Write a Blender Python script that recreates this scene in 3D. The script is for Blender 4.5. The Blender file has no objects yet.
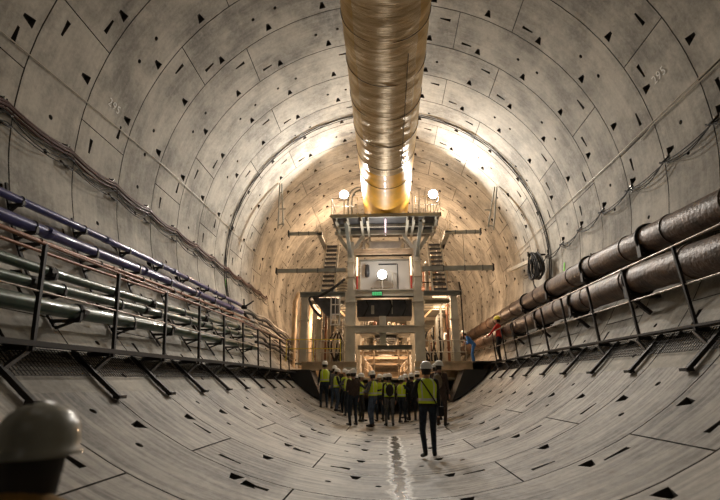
import bpy, math, random
import numpy as np
from mathutils import Vector, Matrix
PI = math.pi
R = 6.088            # lining radius, axis at x=0, z=R, tunnel runs along +Y
Y0, RW = 6.033, 1.5  # ring joint 0 and ring width
random.seed(7)
sc = bpy.context.scene
COL = sc.collection

# ------------------------------------------------------------ materials
def mat(name, col, rough=.6, metal=0., noise=0., nscale=4., bump=0., bscale=20., emit=None, estr=0., coat=0., alpha=None, col2=None, trans=0.):
    m = bpy.data.materials.new(name); m.use_nodes = True
    nt = m.node_tree; b = nt.nodes['Principled BSDF']
    b.inputs['Base Color'].default_value = (*col, 1); b.inputs['Roughness'].default_value = rough
    b.inputs['Metallic'].default_value = metal
    if coat: b.inputs['Coat Weight'].default_value = coat
    if emit:
        b.inputs['Emission Color'].default_value = (*emit, 1); b.inputs['Emission Strength'].default_value = estr
    if noise or bump or col2:
        tc = nt.nodes.new('ShaderNodeTexCoord')
    if noise or col2:
        n = nt.nodes.new('ShaderNodeTexNoise'); n.inputs['Scale'].default_value = nscale; n.inputs['Detail'].default_value = 5
        nt.links.new(tc.outputs['Object'], n.inputs['Vector'])
        mx = nt.nodes.new('ShaderNodeMix'); mx.data_type = 'RGBA'
        c2 = col2 or tuple(c * (1 - noise) for c in col)
        c1 = col if col2 else tuple(min(1, c * (1 + noise)) for c in col)
        mx.inputs[6].default_value = (*c1, 1); mx.inputs[7].default_value = (*c2, 1)
        r = nt.nodes.new('ShaderNodeMapRange'); r.inputs[1].default_value = .35; r.inputs[2].default_value = .65
        nt.links.new(n.outputs[0], r.inputs[0]); nt.links.new(r.outputs[0], mx.inputs[0])
        nt.links.new(mx.outputs[2], b.inputs['Base Color'])
    if bump:
        n2 = nt.nodes.new('ShaderNodeTexNoise'); n2.inputs['Scale'].default_value = bscale; n2.inputs['Detail'].default_value = 3
        nt.links.new(tc.outputs['Object'], n2.inputs['Vector'])
        bp = nt.nodes.new('ShaderNodeBump'); bp.inputs['Strength'].default_value = bump; bp.inputs['Distance'].default_value = .02
        nt.links.new(n2.outputs[0], bp.inputs['Height']); nt.links.new(bp.outputs[0], b.inputs['Normal'])
    return m

def concrete(name, floor=False):
    m = bpy.data.materials.new(name); m.use_nodes = True
    nt = m.node_tree; N = nt.nodes; L = nt.links; b = N['Principled BSDF']
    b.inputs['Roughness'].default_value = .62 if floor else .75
    tc = N.new('ShaderNodeTexCoord'); sp = N.new('ShaderNodeSeparateXYZ'); L.new(tc.outputs['Object'], sp.inputs[0])
    def math_(op, a, bb=None, c=None):
        n = N.new('ShaderNodeMath'); n.operation = op
        for i, v in enumerate((a, bb, c)):
            if v is None: continue
            if isinstance(v, (int, float)): n.inputs[i].default_value = v
            else: L.new(v, n.inputs[i])
        return n.outputs[0]
    def noise(vec, scale, detail=6, rough=.6):
        n = N.new('ShaderNodeTexNoise'); n.inputs['Scale'].default_value = scale; n.inputs['Detail'].default_value = detail
        n.inputs['Roughness'].default_value = rough; L.new(vec, n.inputs['Vector']); return n.outputs[0]
    def rng(v, a, c, lo=0., hi=1.):
        n = N.new('ShaderNodeMapRange'); n.inputs[1].default_value = a; n.inputs[2].default_value = c
        n.inputs[3].default_value = lo; n.inputs[4].default_value = hi; L.new(v, n.inputs[0]); return n.outputs[0]
    x, y, z = sp.outputs
    th = math_('ARCTAN2', x, math_('SUBTRACT', z, R))
    cv = N.new('ShaderNodeCombineXYZ'); L.new(math_('MULTIPLY', y, 9. if floor else 7.), cv.inputs[0]); L.new(math_('MULTIPLY', th, 3.4 if floor else 1.6), cv.inputs[1]); L.new(math_('FLOOR', math_('DIVIDE', math_('SUBTRACT', y, Y0), RW)), cv.inputs[2])
    streak = noise(cv.outputs[0], 1.3)
    blot = noise(tc.outputs['Object'], .7, 8, .65)
    fine = noise(tc.outputs['Object'], 14., 6, .7)
    at = N.new('ShaderNodeAttribute'); at.attribute_name = 'tone'
    v = math_('ADD', rng(streak, .43 if floor else .32, .57 if floor else .68, -.13 if not floor else -.3, .13 if not floor else .3), rng(blot, .4, .6, -.33, .33))
    v = math_('ADD', v, rng(fine, .32, .68, -.14, .14))
    v = math_('ADD', v, math_('MULTIPLY', at.outputs['Fac'], 1.5 if floor else 1.0))
    v = math_('ADD', v, 1.)
    base = N.new('ShaderNodeCombineColor')
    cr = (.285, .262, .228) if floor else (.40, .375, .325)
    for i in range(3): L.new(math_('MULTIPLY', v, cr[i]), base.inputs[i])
    col = base.outputs[0]
    def mix(fac, a, bcol):
        n = N.new('ShaderNodeMix'); n.data_type = 'RGBA'; L.new(fac, n.inputs[0]); L.new(a, n.inputs[6]); n.inputs[7].default_value = (*bcol, 1); return n.outputs[2]
    # pale scuffs of grout
    sc_ = rng(noise(cv.outputs[0] if floor else tc.outputs['Object'], 2.2, 10, .8), .55, .70, 0, .62)
    col = mix(sc_, col, (.62, .58, .51))
    dk = rng(noise(tc.outputs['Object'], 1.7, 8, .7), .57, .72, 0, .45)
    col = mix(dk, col, (.17, .145, .12))
    rough = None
    if floor:
        wob = rng(noise(tc.outputs['Object'], 2.4, 6, .7), .25, .75, -.13, .13)
        d = math_('ABSOLUTE', math_('ADD', math_('SUBTRACT', x, .17), wob))
        lim = math_('MULTIPLY', math_('LESS_THAN', y, 13.2), math_('GREATER_THAN', y, 2.))
        salt = math_('MULTIPLY', rng(d, .09, .11, 0, 1), rng(d, .13, .18, 1, 0))
        # salt spread along the ring joints
        fr = math_('FRACT', math_('DIVIDE', math_('SUBTRACT', y, Y0 - .06), RW))
        jl = math_('MULTIPLY', math_('LESS_THAN', fr, .075), rng(math_('ABSOLUTE', math_('ADD', math_('SUBTRACT', x, .1), math_('MULTIPLY', wob, 3.))), .25, .7, 1, 0))
        salt = math_('MAXIMUM', salt, jl)
        salt = math_('MULTIPLY', math_('MULTIPLY', salt, lim), rng(noise(tc.outputs['Object'], 11., 4, .7), .38, .52, .15, .95))
        wet = math_('MULTIPLY', rng(d, .07, .12, 1, 0), lim)
        col = mix(math_('MULTIPLY', wet, .8), col, (.07, .06, .05))
        col = mix(salt, col, (.88, .86, .8))
        # pale band left of the drain, its strength varied by the streaks
        tr = math_('ABSOLUTE', math_('ADD', math_('SUBTRACT', x, -1.0), wob))
        col = mix(math_('MULTIPLY', rng(tr, .18, .5, .7, 0), rng(streak, .35, .6, .3, 1)), col, (.68, .64, .56))
        L.new(math_('SUBTRACT', rng(fine, .3, .7, .72, .5), math_('MULTIPLY', wet, .4)), b.inputs['Roughness'])
    L.new(col, b.inputs['Base Color'])
    bp = N.new('ShaderNodeBump'); bp.inputs['Strength'].default_value = .35; bp.inputs['Distance'].default_value = .01
    L.new(math_('ADD', fine, math_('MULTIPLY', streak, 1.2)), bp.inputs['Height']); L.new(bp.outputs[0], b.inputs['Normal'])
    return m

M = {}
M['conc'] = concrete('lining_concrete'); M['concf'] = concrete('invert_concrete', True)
M['pocket'] = mat('pocket_shade_grime', (.05, .043, .036), .9)  # recess shade put into a near-black greasy colour
M['joint'] = mat('joint_gasket', (.06, .053, .045), .8)
M['chalk'] = mat('white_stencil', (1, .99, .96), .8)
M['black'] = mat('black_steel', (.022, .019, .017), .55, .3, noise=.3)
M['dark'] = mat('dark_rubber', (.015, .014, .013), .6)
M['grey'] = mat('grey_paint', (.27, .27, .235), .5, .1, noise=.15, nscale=2)
M['lgrey'] = mat('light_grey_paint', (.56, .52, .43), .5, .05, noise=.15, nscale=2)
M['cream'] = mat('cream_paint', (.62, .57, .47), .45, noise=.12, nscale=3)
M['tan'] = mat('tan_paint', (.55, .42, .28), .5, noise=.2, nscale=3)
M['dgrey'] = mat('dark_grey_panel', (.085, .085, .09), .45, .3, noise=.2)
M['blue'] = mat('blue_pipe_paint', (.045, .05, .19), .28, .1, noise=.25, nscale=6, coat=.4)
M['green'] = mat('green_pipe_paint', (.028, .065, .042), .33, .1, noise=.35, nscale=6, coat=.4)
M['copper'] = mat('rust_orange_pipe', (.24, .10, .05), .4, .2, noise=.3, nscale=8)
M['rail'] = mat('bare_steel_rail', (.32, .27, .23), .35, .7, noise=.2, nscale=8)
M['rust'] = mat('rusty_slurry_pipe', (.15, .092, .062), .45, .1, noise=.35, nscale=3.2, bump=.8, bscale=14, col2=(.055, .036, .026))
M['redcable'] = mat('dark_red_cable', (.085, .03, .024), .55, coat=.1)
M['conduit'] = mat('pale_conduit', (.55, .50, .42), .4, .2)
M['galv'] = mat('galvanised', (.42, .41, .38), .4, .6, noise=.15)
M['orange'] = mat('orange_fabric', (.75, .33, .035), .5)
M['red'] = mat('red_paint', (.6, .05, .03), .5)
M['white'] = mat('white_paint', (.8, .78, .74), .5)
M['lens'] = mat('floodlight_lens', (1, 1, 1), .5, emit=(1, .96, .88), estr=90)
M['pinkglare'] = mat('pink_glare_glow', (1, .9, .9), .5, emit=(1, .72, .82), estr=7)  # emission for the glare bar under the deck
M['warmtube'] = mat('warm_lamp_or_band_glow', (1, .8, .6), .5, emit=(1, .62, .35), estr=9)
M['exitgreen'] = mat('green_sign_lamp', (.1, .9, .3), .5, emit=(.15, 1, .35), estr=1.6)
M['gmark'] = mat('fluorescent_green_tape', (.25, .75, .08), .6)
# people
M['skin'] = mat('skin', (.46, .26, .18), .55)
M['helmet'] = mat('helmet_white', (.80, .78, .73), .3, coat=.3)
M['helmetg'] = mat('helmet_shaded', (.25, .245, .20), .3, noise=.15, nscale=8, coat=.2)  # shade on the near helmet put into a greyer colour
M['hyellow'] = mat('helmet_yellow', (.75, .6, .06), .35)
M['vest'] = mat('vest_yellow', (.62, .78, .03), .7)
M['band'] = mat('vest_reflective', (.62, .62, .58), .35, .3)
M['navy'] = mat('navy_cloth', (.012, .02, .033), .85, noise=.3, nscale=20)
M['blackc'] = mat('black_cloth', (.014, .013, .014), .85, noise=.3, nscale=20)
M['brown'] = mat('brown_cloth', (.05, .03, .022), .85, noise=.3, nscale=20)
M['greyc'] = mat('grey_cloth', (.10, .10, .105), .85, noise=.3, nscale=20)
M['jeans'] = mat('denim', (.07, .10, .16), .85, noise=.3, nscale=25)
M['khaki'] = mat('khaki_cloth', (.16, .12, .075), .85, noise=.2, nscale=25)
M['redc'] = mat('red_cloth', (.62, .03, .02), .75)
M['bluec'] = mat('blue_cloth', (.03, .15, .45), .75)
M['ochrec'] = mat('ochre_cloth', (.30, .16, .03), .8)
M['boot'] = mat('boot_leather', (.012, .01, .009), .6)
M['hair'] = mat('dark_hair', (.02, .014, .01), .7)

def duct_mat(name, foil):
    m = bpy.data.materials.new(name); m.use_nodes = True
    nt = m.node_tree; N = nt.nodes; L = nt.links; b = N['Principled BSDF']
    tc = N.new('ShaderNodeTexCoord'); mp = N.new('ShaderNodeMapping'); L.new(tc.outputs['Object'], mp.inputs[0])
    mp.inputs['Scale'].default_value = (1.1, 7.5, 1.1)
    n = N.new('ShaderNodeTexNoise'); n.inputs['Scale'].default_value = 1.6; n.inputs['Detail'].default_value = 7; n.inputs['Roughness'].default_value = .62
    L.new(mp.outputs[0], n.inputs['Vector'])
    n2 = N.new('ShaderNodeTexNoise'); n2.inputs['Scale'].default_value = 1.1; n2.inputs['Detail'].default_value = 4; L.new(tc.outputs['Object'], n2.inputs['Vector'])
    mx = N.new('ShaderNodeMix'); mx.data_type = 'RGBA'
    if foil:
        mx.inputs[6].default_value = (.44, .29, .13, 1); mx.inputs[7].default_value = (.68, .52, .31, 1)
        b.inputs['Metallic'].default_value = .3; b.inputs['Roughness'].default_value = .38
    else:
        mx.inputs[6].default_value = (.56, .31, .06, 1); mx.inputs[7].default_value = (.68, .42, .10, 1)
        b.inputs['Roughness'].default_value = .42; b.inputs['Coat Weight'].default_value = .2
    r = N.new('ShaderNodeMapRange'); r.inputs[1].default_value = .35; r.inputs[2].default_value = .65; L.new(n.outputs[0], r.inputs[0])
    L.new(r.outputs[0], mx.inputs[0]); L.new(mx.outputs[2], b.inputs['Base Color'])
    bp = N.new('ShaderNodeBump'); bp.inputs['Strength'].default_value = .8 if foil else .35; bp.inputs['Distance'].default_value = .05
    L.new(n.outputs[0], bp.inputs['Height']); L.new(bp.outputs[0], b.inputs['Normal'])
    return m
M['ductfoil'] = duct_mat('duct_foil_wrap', True); M['ductside'] = duct_mat('duct_ochre_sheet', False)
M['ductend'] = mat('duct_orange_sleeve', (.85, .43, .03), .5, noise=.12, nscale=2, coat=.15)

# ------------------------------------------------------------ mesh helpers
def wloc(o):
    v = Vector((0, 0, 0))
    while o is not None: v += o.location; o = o.parent
    return v
class MB:
    def __init__(s): s.v = []; s.f = []; s.m = []; s.sm = []
    def add(s, vs, fs, mi=0, smooth=False):
        o = len(s.v); s.v += [tuple(v) for v in vs]
        for f in fs: s.f.append(tuple(i + o for i in f)); s.m.append(mi); s.sm.append(smooth)
        return s
    def box(s, a, b, mi=0, bev=0.):
        x0, y0, z0 = [min(a[i], b[i]) for i in range(3)]; x1, y1, z1 = [max(a[i], b[i]) for i in range(3)]
        return s.add([(x0, y0, z0), (x1, y0, z0), (x1, y1, z0), (x0, y1, z0), (x0, y0, z1), (x1, y0, z1), (x1, y1, z1), (x0, y1, z1)],
                     [(3, 2, 1, 0), (4, 5, 6, 7), (0, 1, 5, 4), (1, 2, 6, 5), (2, 3, 7, 6), (3, 0, 4, 7)], mi)
    def beam(s, p, q, w, h=None, mi=0, up=(0, 0, 1)):
        h = h or w; p = Vector(p); q = Vector(q); d = (q - p).normalized(); u = Vector(up)
        if abs(d.dot(u)) > .95: u = Vector((0, 1, 0))
        r = d.cross(u).normalized(); u = r.cross(d)
        vs = [c + r * (a * w / 2) + u * (b * h / 2) for c in (p, q) for a, b in ((-1, -1), (1, -1), (1, 1), (-1, 1))]
        return s.add(vs, [(0, 1, 2, 3), (7, 6, 5, 4), (0, 4, 5, 1), (1, 5, 6, 2), (2, 6, 7, 3), (3, 7, 4, 0)], mi)
    def ibeam(s, p, q, w, h, mi=0, up=(0, 0, 1)):
        p = Vector(p); q = Vector(q); d = (q - p).normalized(); u = Vector(up)
        if abs(d.dot(u)) > .95: u = Vector((0, 1, 0))
        r = d.cross(u).normalized(); u = r.cross(d); t = min(w, h) * .13
        for o, ww, hh in ((u * (h / 2 - t / 2), w, t), (-u * (h / 2 - t / 2), w, t), (Vector((0, 0, 0)), t, h - 2 * t)):
            s.beam(p + o, q + o, ww, hh, mi, up)
        return s
    def tube(s, pts, r, n=8, mi=0, caps=True):
        pts = [Vector(p) for p in pts]; rs = r if isinstance(r, (list, tuple)) else [r] * len(pts)
        vs = []; prev = None
        for i, p in enumerate(pts):
            d = (pts[min(i + 1, len(pts) - 1)] - pts[max(i - 1, 0)]).normalized()
            if prev is None:
                a = Vector((0, 0, 1)) if abs(d.z) < .9 else Vector((1, 0, 0)); u = d.cross(a).normalized()
            else: u = (prev - d * prev.dot(d)).normalized()
            prev = u; w = d.cross(u)
            vs += [p + (u * math.cos(2 * PI * k / n) + w * math.sin(2 * PI * k / n)) * rs[i] for k in range(n)]
        fs = [(i * n + k, i * n + (k + 1) % n, (i + 1) * n + (k + 1) % n, (i + 1) * n + k) for i in range(len(pts) - 1) for k in range(n)]
        s.add(vs, fs, mi, True)
        if caps: s.add(vs[:n], [tuple(range(n))[::-1]], mi); s.add(vs[-n:], [tuple(range(n))], mi)
        return s
    def lathe(s, c, prof, n=20, mi=0, sx=1., sy=1.):
        vs = [(c[0] + r * sx * math.cos(2 * PI * k / n), c[1] + r * sy * math.sin(2 * PI * k / n), c[2] + z) for r, z in prof for k in range(n)]
        fs = [(i * n + k, i * n + (k + 1) % n, (i + 1) * n + (k + 1) % n, (i + 1) * n + k) for i in range(len(prof) - 1) for k in range(n)]
        return s.add(vs, fs, mi, True)
    def build(s, name, m, parent=None, local=False):
        me = bpy.data.meshes.new(name)
        off = Vector((0, 0, 0)) if (local or parent is None) else wloc(parent)
        me.from_pydata([(v[0] - off.x, v[1] - off.y, v[2] - off.z) for v in s.v], [], s.f)
        for mm in (m if isinstance(m, (list, tuple)) else [m]): me.materials.append(mm)
        me.polygons.foreach_set('material_index', s.m); me.polygons.foreach_set('use_smooth', s.sm)
        me.update()
        o = bpy.data.objects.new(name, me); COL.objects.link(o)
        if parent: o.parent = parent
        return o
def tag(o, label=None, cat=None, group=None, kind=None):
    for k, v in (('label', label), ('category', cat), ('group', group), ('kind', kind)):
        if v: o[k] = v
    return o
def empty(name, loc, label, cat, group=None, rz=0.):
    o = bpy.data.objects.new(name, None); COL.objects.link(o); o.location = loc; o.rotation_euler = (0, 0, rz); o.empty_display_size = .2
    return tag(o, label, cat, group)
ORD = ['nearest', 'second', 'third', 'fourth', 'fifth', 'sixth', 'seventh', 'eighth', 'ninth', 'tenth', 'eleventh', 'twelfth', 'thirteenth', 'fourteenth', 'fifteenth', 'sixteenth']
def on_wall(th, y, dr=0.):   # th in degrees, 0 = crown
    t = math.radians(th); return Vector(((R - dr) * math.sin(t), y, R + (R - dr) * math.cos(t)))
def wall_x(z, side, dr=0.): return side * math.sqrt(max(0, (R - dr) ** 2 - (z - R) ** 2))

# ------------------------------------------------------------ segment lining
TR = [a - 2.7 for a in (2.3, 17.5, 32.6, 47.9, 63, 77.8, 92.4, 106.5, 120.3, 133.8, 147.1, 160.4, 174.1)] + \
     [a - 2.7 for a in (187.3, 200.2, 213.4, 226.7, 240.3, 254.5, 269, 284, 299.4, 314.7, 330.5, 346.5)]
NT = len(TR)
def half(i): return (TR[i] + (TR[(i + 1) % NT] + (360 if i == NT - 1 else 0))) / 2   # midpoint after trap i
HM = [half(i) for i in range(NT)]
def joint_ids(k):
    want = {0: (37.8, 82.3, 124.4, 164.5, 203.3, 244.7, 289, 351.7), 1: (22.4, 67.8, 110.7, 151, 191.1, 231, 273.8, 319.8)}[k % 2]
    if k % 4 == 2: want = want[:6] + (304.5, 351.7)
    return {min(range(NT), key=lambda i: abs(HM[i] - w)) for w in want}
SECT = [('ceiling', MB(), {}, []), ('wall_right', MB(), {}, []), ('floor', MB(), {}, []), ('wall_left', MB(), {}, [])]
def P3(th, k, dr=0.):
    t = math.radians(th); return ((R + dr) * math.sin(t), Y0 + RW * k, R + (R + dr) * math.cos(t))
def surf(sec, pts, tone, mi=0):
    _, mb, d, tones = SECT[sec]; ids = []
    for th, k in pts:
        key = (round(th % 360, 3), round(k, 4))
        if key not in d: d[key] = len(mb.v); mb.v.append(P3(th, k))
        ids.append(d[key])
    mb.f.append(tuple(ids)); mb.m.append(mi); mb.sm.append(True); tones.append(tone)
def recess(sec, poly, depth, mi, taper=.85):
    _, mb, d, tones = SECT[sec]; n = len(poly)
    ct = sum(p[0] for p in poly) / n; ck = sum(p[1] for p in poly) / n
    o = len(mb.v)
    mb.v += [P3(a, b) for a, b in poly] + [P3(ct + (a - ct) * taper, ck + (b - ck) * taper, depth) for a, b in poly]
    for i in range(n):
        j = (i + 1) % n; mb.f.append((o + i, o + j, o + n + j, o + n + i)); mb.m.append(mi); mb.sm.append(False); tones.append(0)
    mb.f.append(tuple(o + n + i for i in range(n))); mb.m.append(mi); mb.sm.append(False); tones.append(0)
def cell(sec, t0, t1, k0, k1, tone, feat=None):
    c = [(t0, k0), (t1, k0), (t1, k1), (t0, k1)]
    if feat is None: surf(sec, c, tone); return
    n = len(feat)
    o = len(SECT[sec][1].v)
    if n == 4:
        for i in range(4): surf(sec, [c[i], c[(i + 1) % 4], feat[(i + 1) % 4], feat[i]], tone)
    else:
        for i in range(4): surf(sec, [c[i], c[(i + 1) % 4], feat[(2 * i + 2) % 8], feat[2 * i + 1], feat[2 * i]], tone)
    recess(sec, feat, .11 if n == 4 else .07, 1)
def octo(t, k):
    rt, rk = .46, .034
    return [(t + rt * math.cos(a), k + rk * math.sin(a)) for a in [math.radians(225 + 45 * i) for i in range(8)]]
rnd = random.Random(3)
G = .1
for k in range(-9, 36):
    detail = -3 <= k <= 22
    JI = joint_ids(k); seg = 0; base = rnd.uniform(-.03, .03)
    tones = [base + rnd.uniform(-.13, .13) for _ in range(30)]
    jl = sorted(JI)
    for i in range(NT):
        t = TR[i] + (360 if i == 0 else 0) if False else TR[i]
        lo = HM[i - 1] - (360 if i == 0 else 0); hi = HM[i]
        th_mid = (lo + hi) / 2 % 360
        s = sum(1 for j in JI if j < i) % len(JI)
        jlo = (i - 1) % NT in JI; jhi = i in JI
        # position of this trap in its segment
        mid = not jlo and not jhi
        tn = tones[s]
        cols = [lo + G, lo + 1.7, t - 1.25, t + 1.25, hi - 1.7, hi - G]
        ctr = ((t + 180) % 360) - 180
        sec = 0 if abs(ctr) < 44 else (2 if abs(ctr) > 136 else (1 if ctr > 0 else 3))
        # longitudinal gap / or plain strip
        for (a, b, isj) in ((lo, lo + G, jlo), (hi - G, hi, jhi)):
            if isj:
                recess(sec, [(a, k + .017), (b, k + .017), (b, k + 1), (a, k + 1)], .022, 2, 1)
            else: cell(sec, a, b, k + .017, k + 1, tn)
        # ring joint groove
        br = [lo, lo + G] + cols[1:5] + [hi - G, hi]
        for a, b in zip(br[:-1], br[1:]): recess(sec, [(a, k), (b, k), (b, k + .017), (a, k + .017)], .022, 2, 1)
        # the joint strips meet the grid in T shapes on a straight line along Y, so no cracks open
        rows = [.017, .17, .37, .66, .945, 1.0] if detail else [.017, 1.0]
        for ci in range(5):
            a, b = cols[ci], cols[ci + 1]
            for ri in range(len(rows) - 1):
                k0, k1 = k + rows[ri], k + rows[ri + 1]; ft = None
                if detail:
                    if ci == 2 and ri == 3:
                        ft = [(t - .32, k + .765), (t + .32, k + .765), (t + .88, k + .918), (t - .88, k + .918)]
                    elif ci == 3 and ri == 1 and jhi:
                        j = hi; ft = [(j - 5.25, k + .258), (j - 2.2, k + .242), (j - 2.2, k + .308), (j - 5.25, k + .288)]
                    elif ci == 1 and ri == 3 and jlo:
                        j = lo; ft = [(j + 2.2, k + .742), (j + 5.25, k + .758), (j + 5.25, k + .79), (j + 2.2, k + .808)]
                    elif ci in (1, 3) and ri == 2 and mid: ft = octo(t + (3.3 if ci == 3 else -3.3), k + .52)
                cell(sec, a, b, k0, k1, tn, ft)
for nm, mb, d, tones in SECT:
    # slots may reach past the first column break, so keep the surface winding facing the axis
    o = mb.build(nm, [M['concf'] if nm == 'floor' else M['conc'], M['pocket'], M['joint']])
    at = o.data.attributes.new('tone', 'FLOAT', 'FACE'); at.data.foreach_set('value', tones)
    o['kind'] = 'structure'
# bulkhead far behind the machine
b = MB(); n = 48
b.add([P3(360 * i / n, 35.9) for i in range(n)], [tuple(range(n))]); o = b.build('wall_far', M['tan']); o['kind'] = 'structure'

# stencilled ring numbers
def stencil(th, kc, side, label):
    cu = bpy.data.curves.new('ring_number', 'FONT'); cu.body = '295'; cu.size = .26; cu.align_x = 'CENTER'; cu.align_y = 'CENTER'; cu.extrude = .001; cu.offset = .0; cu.space_character = 1.15
    tmp = bpy.data.objects.new('tmp', cu); COL.objects.link(tmp)
    dg = bpy.context.evaluated_depsgraph_get(); me = bpy.data.meshes.new_from_object(tmp.evaluated_get(dg))
    bpy.data.objects.remove(tmp)
    t = math.radians(th); p = on_wall(th, Y0 + RW * kc, .012)
    zax = Vector((-math.sin(t), 0, -math.cos(t)))          # normal toward the axis
    xax = Vector((0, 1, 0)) if side < 0 else Vector((0, -1, 0))
    yax = zax.cross(xax)
    o = bpy.data.objects.new('ring_number', me); COL.objects.link(o); me.materials.append(M['chalk'])
    o.matrix_world = Matrix(((xax.x, yax.x, zax.x, p.x), (xax.y, yax.y, zax.y, p.y), (xax.z, yax.z, zax.z, p.z), (0, 0, 0, 1)))
    tag(o, label, 'painted number')
stencil(-78.7, 1.49, -1, 'white stencilled number 295 on the left tunnel wall')
stencil(75.3, 1.54, 1, 'faint white stencilled number 295 on the right tunnel wall')
for th, k, s, w in ((-101, 6.75, -1, 'left'), (100, 5.85, 1, 'right')):
    b = MB(); p = [on_wall(th + d * s * -1, Y0 + RW * k + e, .01) for d, e in ((-2.2, -.05), (-2.2, .05), (2.2, .07), (2.4, -.03))]
    q = [v + Vector((-s * .004, 0, 0)) for v in p]
    b.add(p + q, [(0, 1, 2, 3), (7, 6, 5, 4), (0, 4, 5, 1), (1, 5, 6, 2), (2, 6, 7, 3), (3, 7, 4, 0)])
    tag(b.build('survey_mark', M['gmark']), 'fluorescent green survey mark on the %s tunnel wall above the pipes' % w, 'survey mark')

# ------------------------------------------------------------ ventilation duct
def dz(y): return 9.62 + .36 * (20 - y) / 12
def make_duct():
    root = empty('ventilation_duct', (.12, 8, dz(8)), 'long ochre ventilation duct with foil wrapped underside hanging under the tunnel crown', 'ventilation duct')
    rr = random.Random(5); n = 72; RD = 1.065
    ys = np.arange(-4, 20.4, .07); vs = []; fs = []; mm = []
    ph = [rr.uniform(0, 6.28) for _ in range(8)]
    for y in ys:
        ring = (y / 1.5) % 1.0
        for k in range(n):
            a = 2 * PI * k / n
            bot = max(0, -math.sin(a))                       # underside sags and creases
            w = .010 * math.sin(7.3 * y + 1.3 * math.sin(2 * a + ph[0]) + ph[1]) + .008 * math.sin(15.1 * y + 2 * math.sin(3 * a + ph[2]))
            w += .016 * math.sin(2.2 * y + 1.9 * a + ph[3]) * bot
            seam = -.016 * math.exp(-((ring - .5) / .03) ** 2)
            crease = .022 * max(0, math.sin(3.1 * y + 2.2 * math.cos(a + .3) + .8 * math.sin(.7 * y))) ** 6 * bot
            fade = max(.15, min(1, (16.5 - y) / 4))
            r = RD + (w * (.12 + .9 * bot * bot) + crease) * fade + seam * .5
            vs.append((.12 + r * math.cos(a), y, dz(y) + r * math.sin(a)))
    m = len(ys)
    for i in range(m - 1):
        for k in range(n):
            fs.append((i * n + k, (i + 1) * n + k, (i + 1) * n + (k + 1) % n, i * n + (k + 1) % n))
            ang = math.degrees(2 * PI * (k + .5) / n); y = ys[i]
            mm.append(0 if 226 < ang < 314 else 1)
    def sub(sel, name, m_, label=None):
        b = MB(); used = {}
        for f in sel:
            ids = []
            for v in f:
                if v not in used: used[v] = len(b.v); b.v.append(vs[v])
                ids.append(used[v])
            b.f.append(tuple(ids)); b.m.append(0); b.sm.append(True)
        o = b.build(name, m_, root)
        if label: o['label'] = label
    row = [i // n for i in range(len(fs))]
    cut = int((15.0 + 4) / .07)
    sub([f for f, m_, r in zip(fs, mm, row) if m_ == 0 and r < cut], 'foil_wrap', M['ductfoil'], 'creased brown foil wrap')
    sub([f for f, m_, r in zip(fs, mm, row) if m_ == 1 and r < cut], 'side_sheet', M['ductside'], 'smooth ochre side sheet')
    sub([f for f, r in zip(fs, row) if r >= cut], 'end_sleeve', M['ductend'], 'bright orange end sleeve')
    for y in np.arange(1, 17, 1.5):
        b = MB(); b.tube([(.12 + 1.075 * math.cos(a), y, dz(y) + 1.075 * math.sin(a)) for a in [2 * PI * j / 48 for j in range(49)]], .009, 5, caps=False)
        b.build('hoop', M['black'], root)
    for y in np.arange(2.5, 19.5, 3.0):
        for s in (-1, 1):
            b = MB(); x = .12 + s * .55; zt = R + math.sqrt(R * R - x * x) - .02
            b.tube([(x, y, dz(y) + .93), (x, y, zt)], .012, 6); b.build('hanger', M['black'], root)
    b = MB()  # long dark seam line and zip along the underside
    b.tube([(.12 + 1.075 * math.cos(math.radians(300)), y, dz(y) + 1.085 * math.sin(math.radians(300))) for y in np.arange(9, 15, .5)], .008, 4); b.build('seam', M['black'], root)
make_duct()

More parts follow.
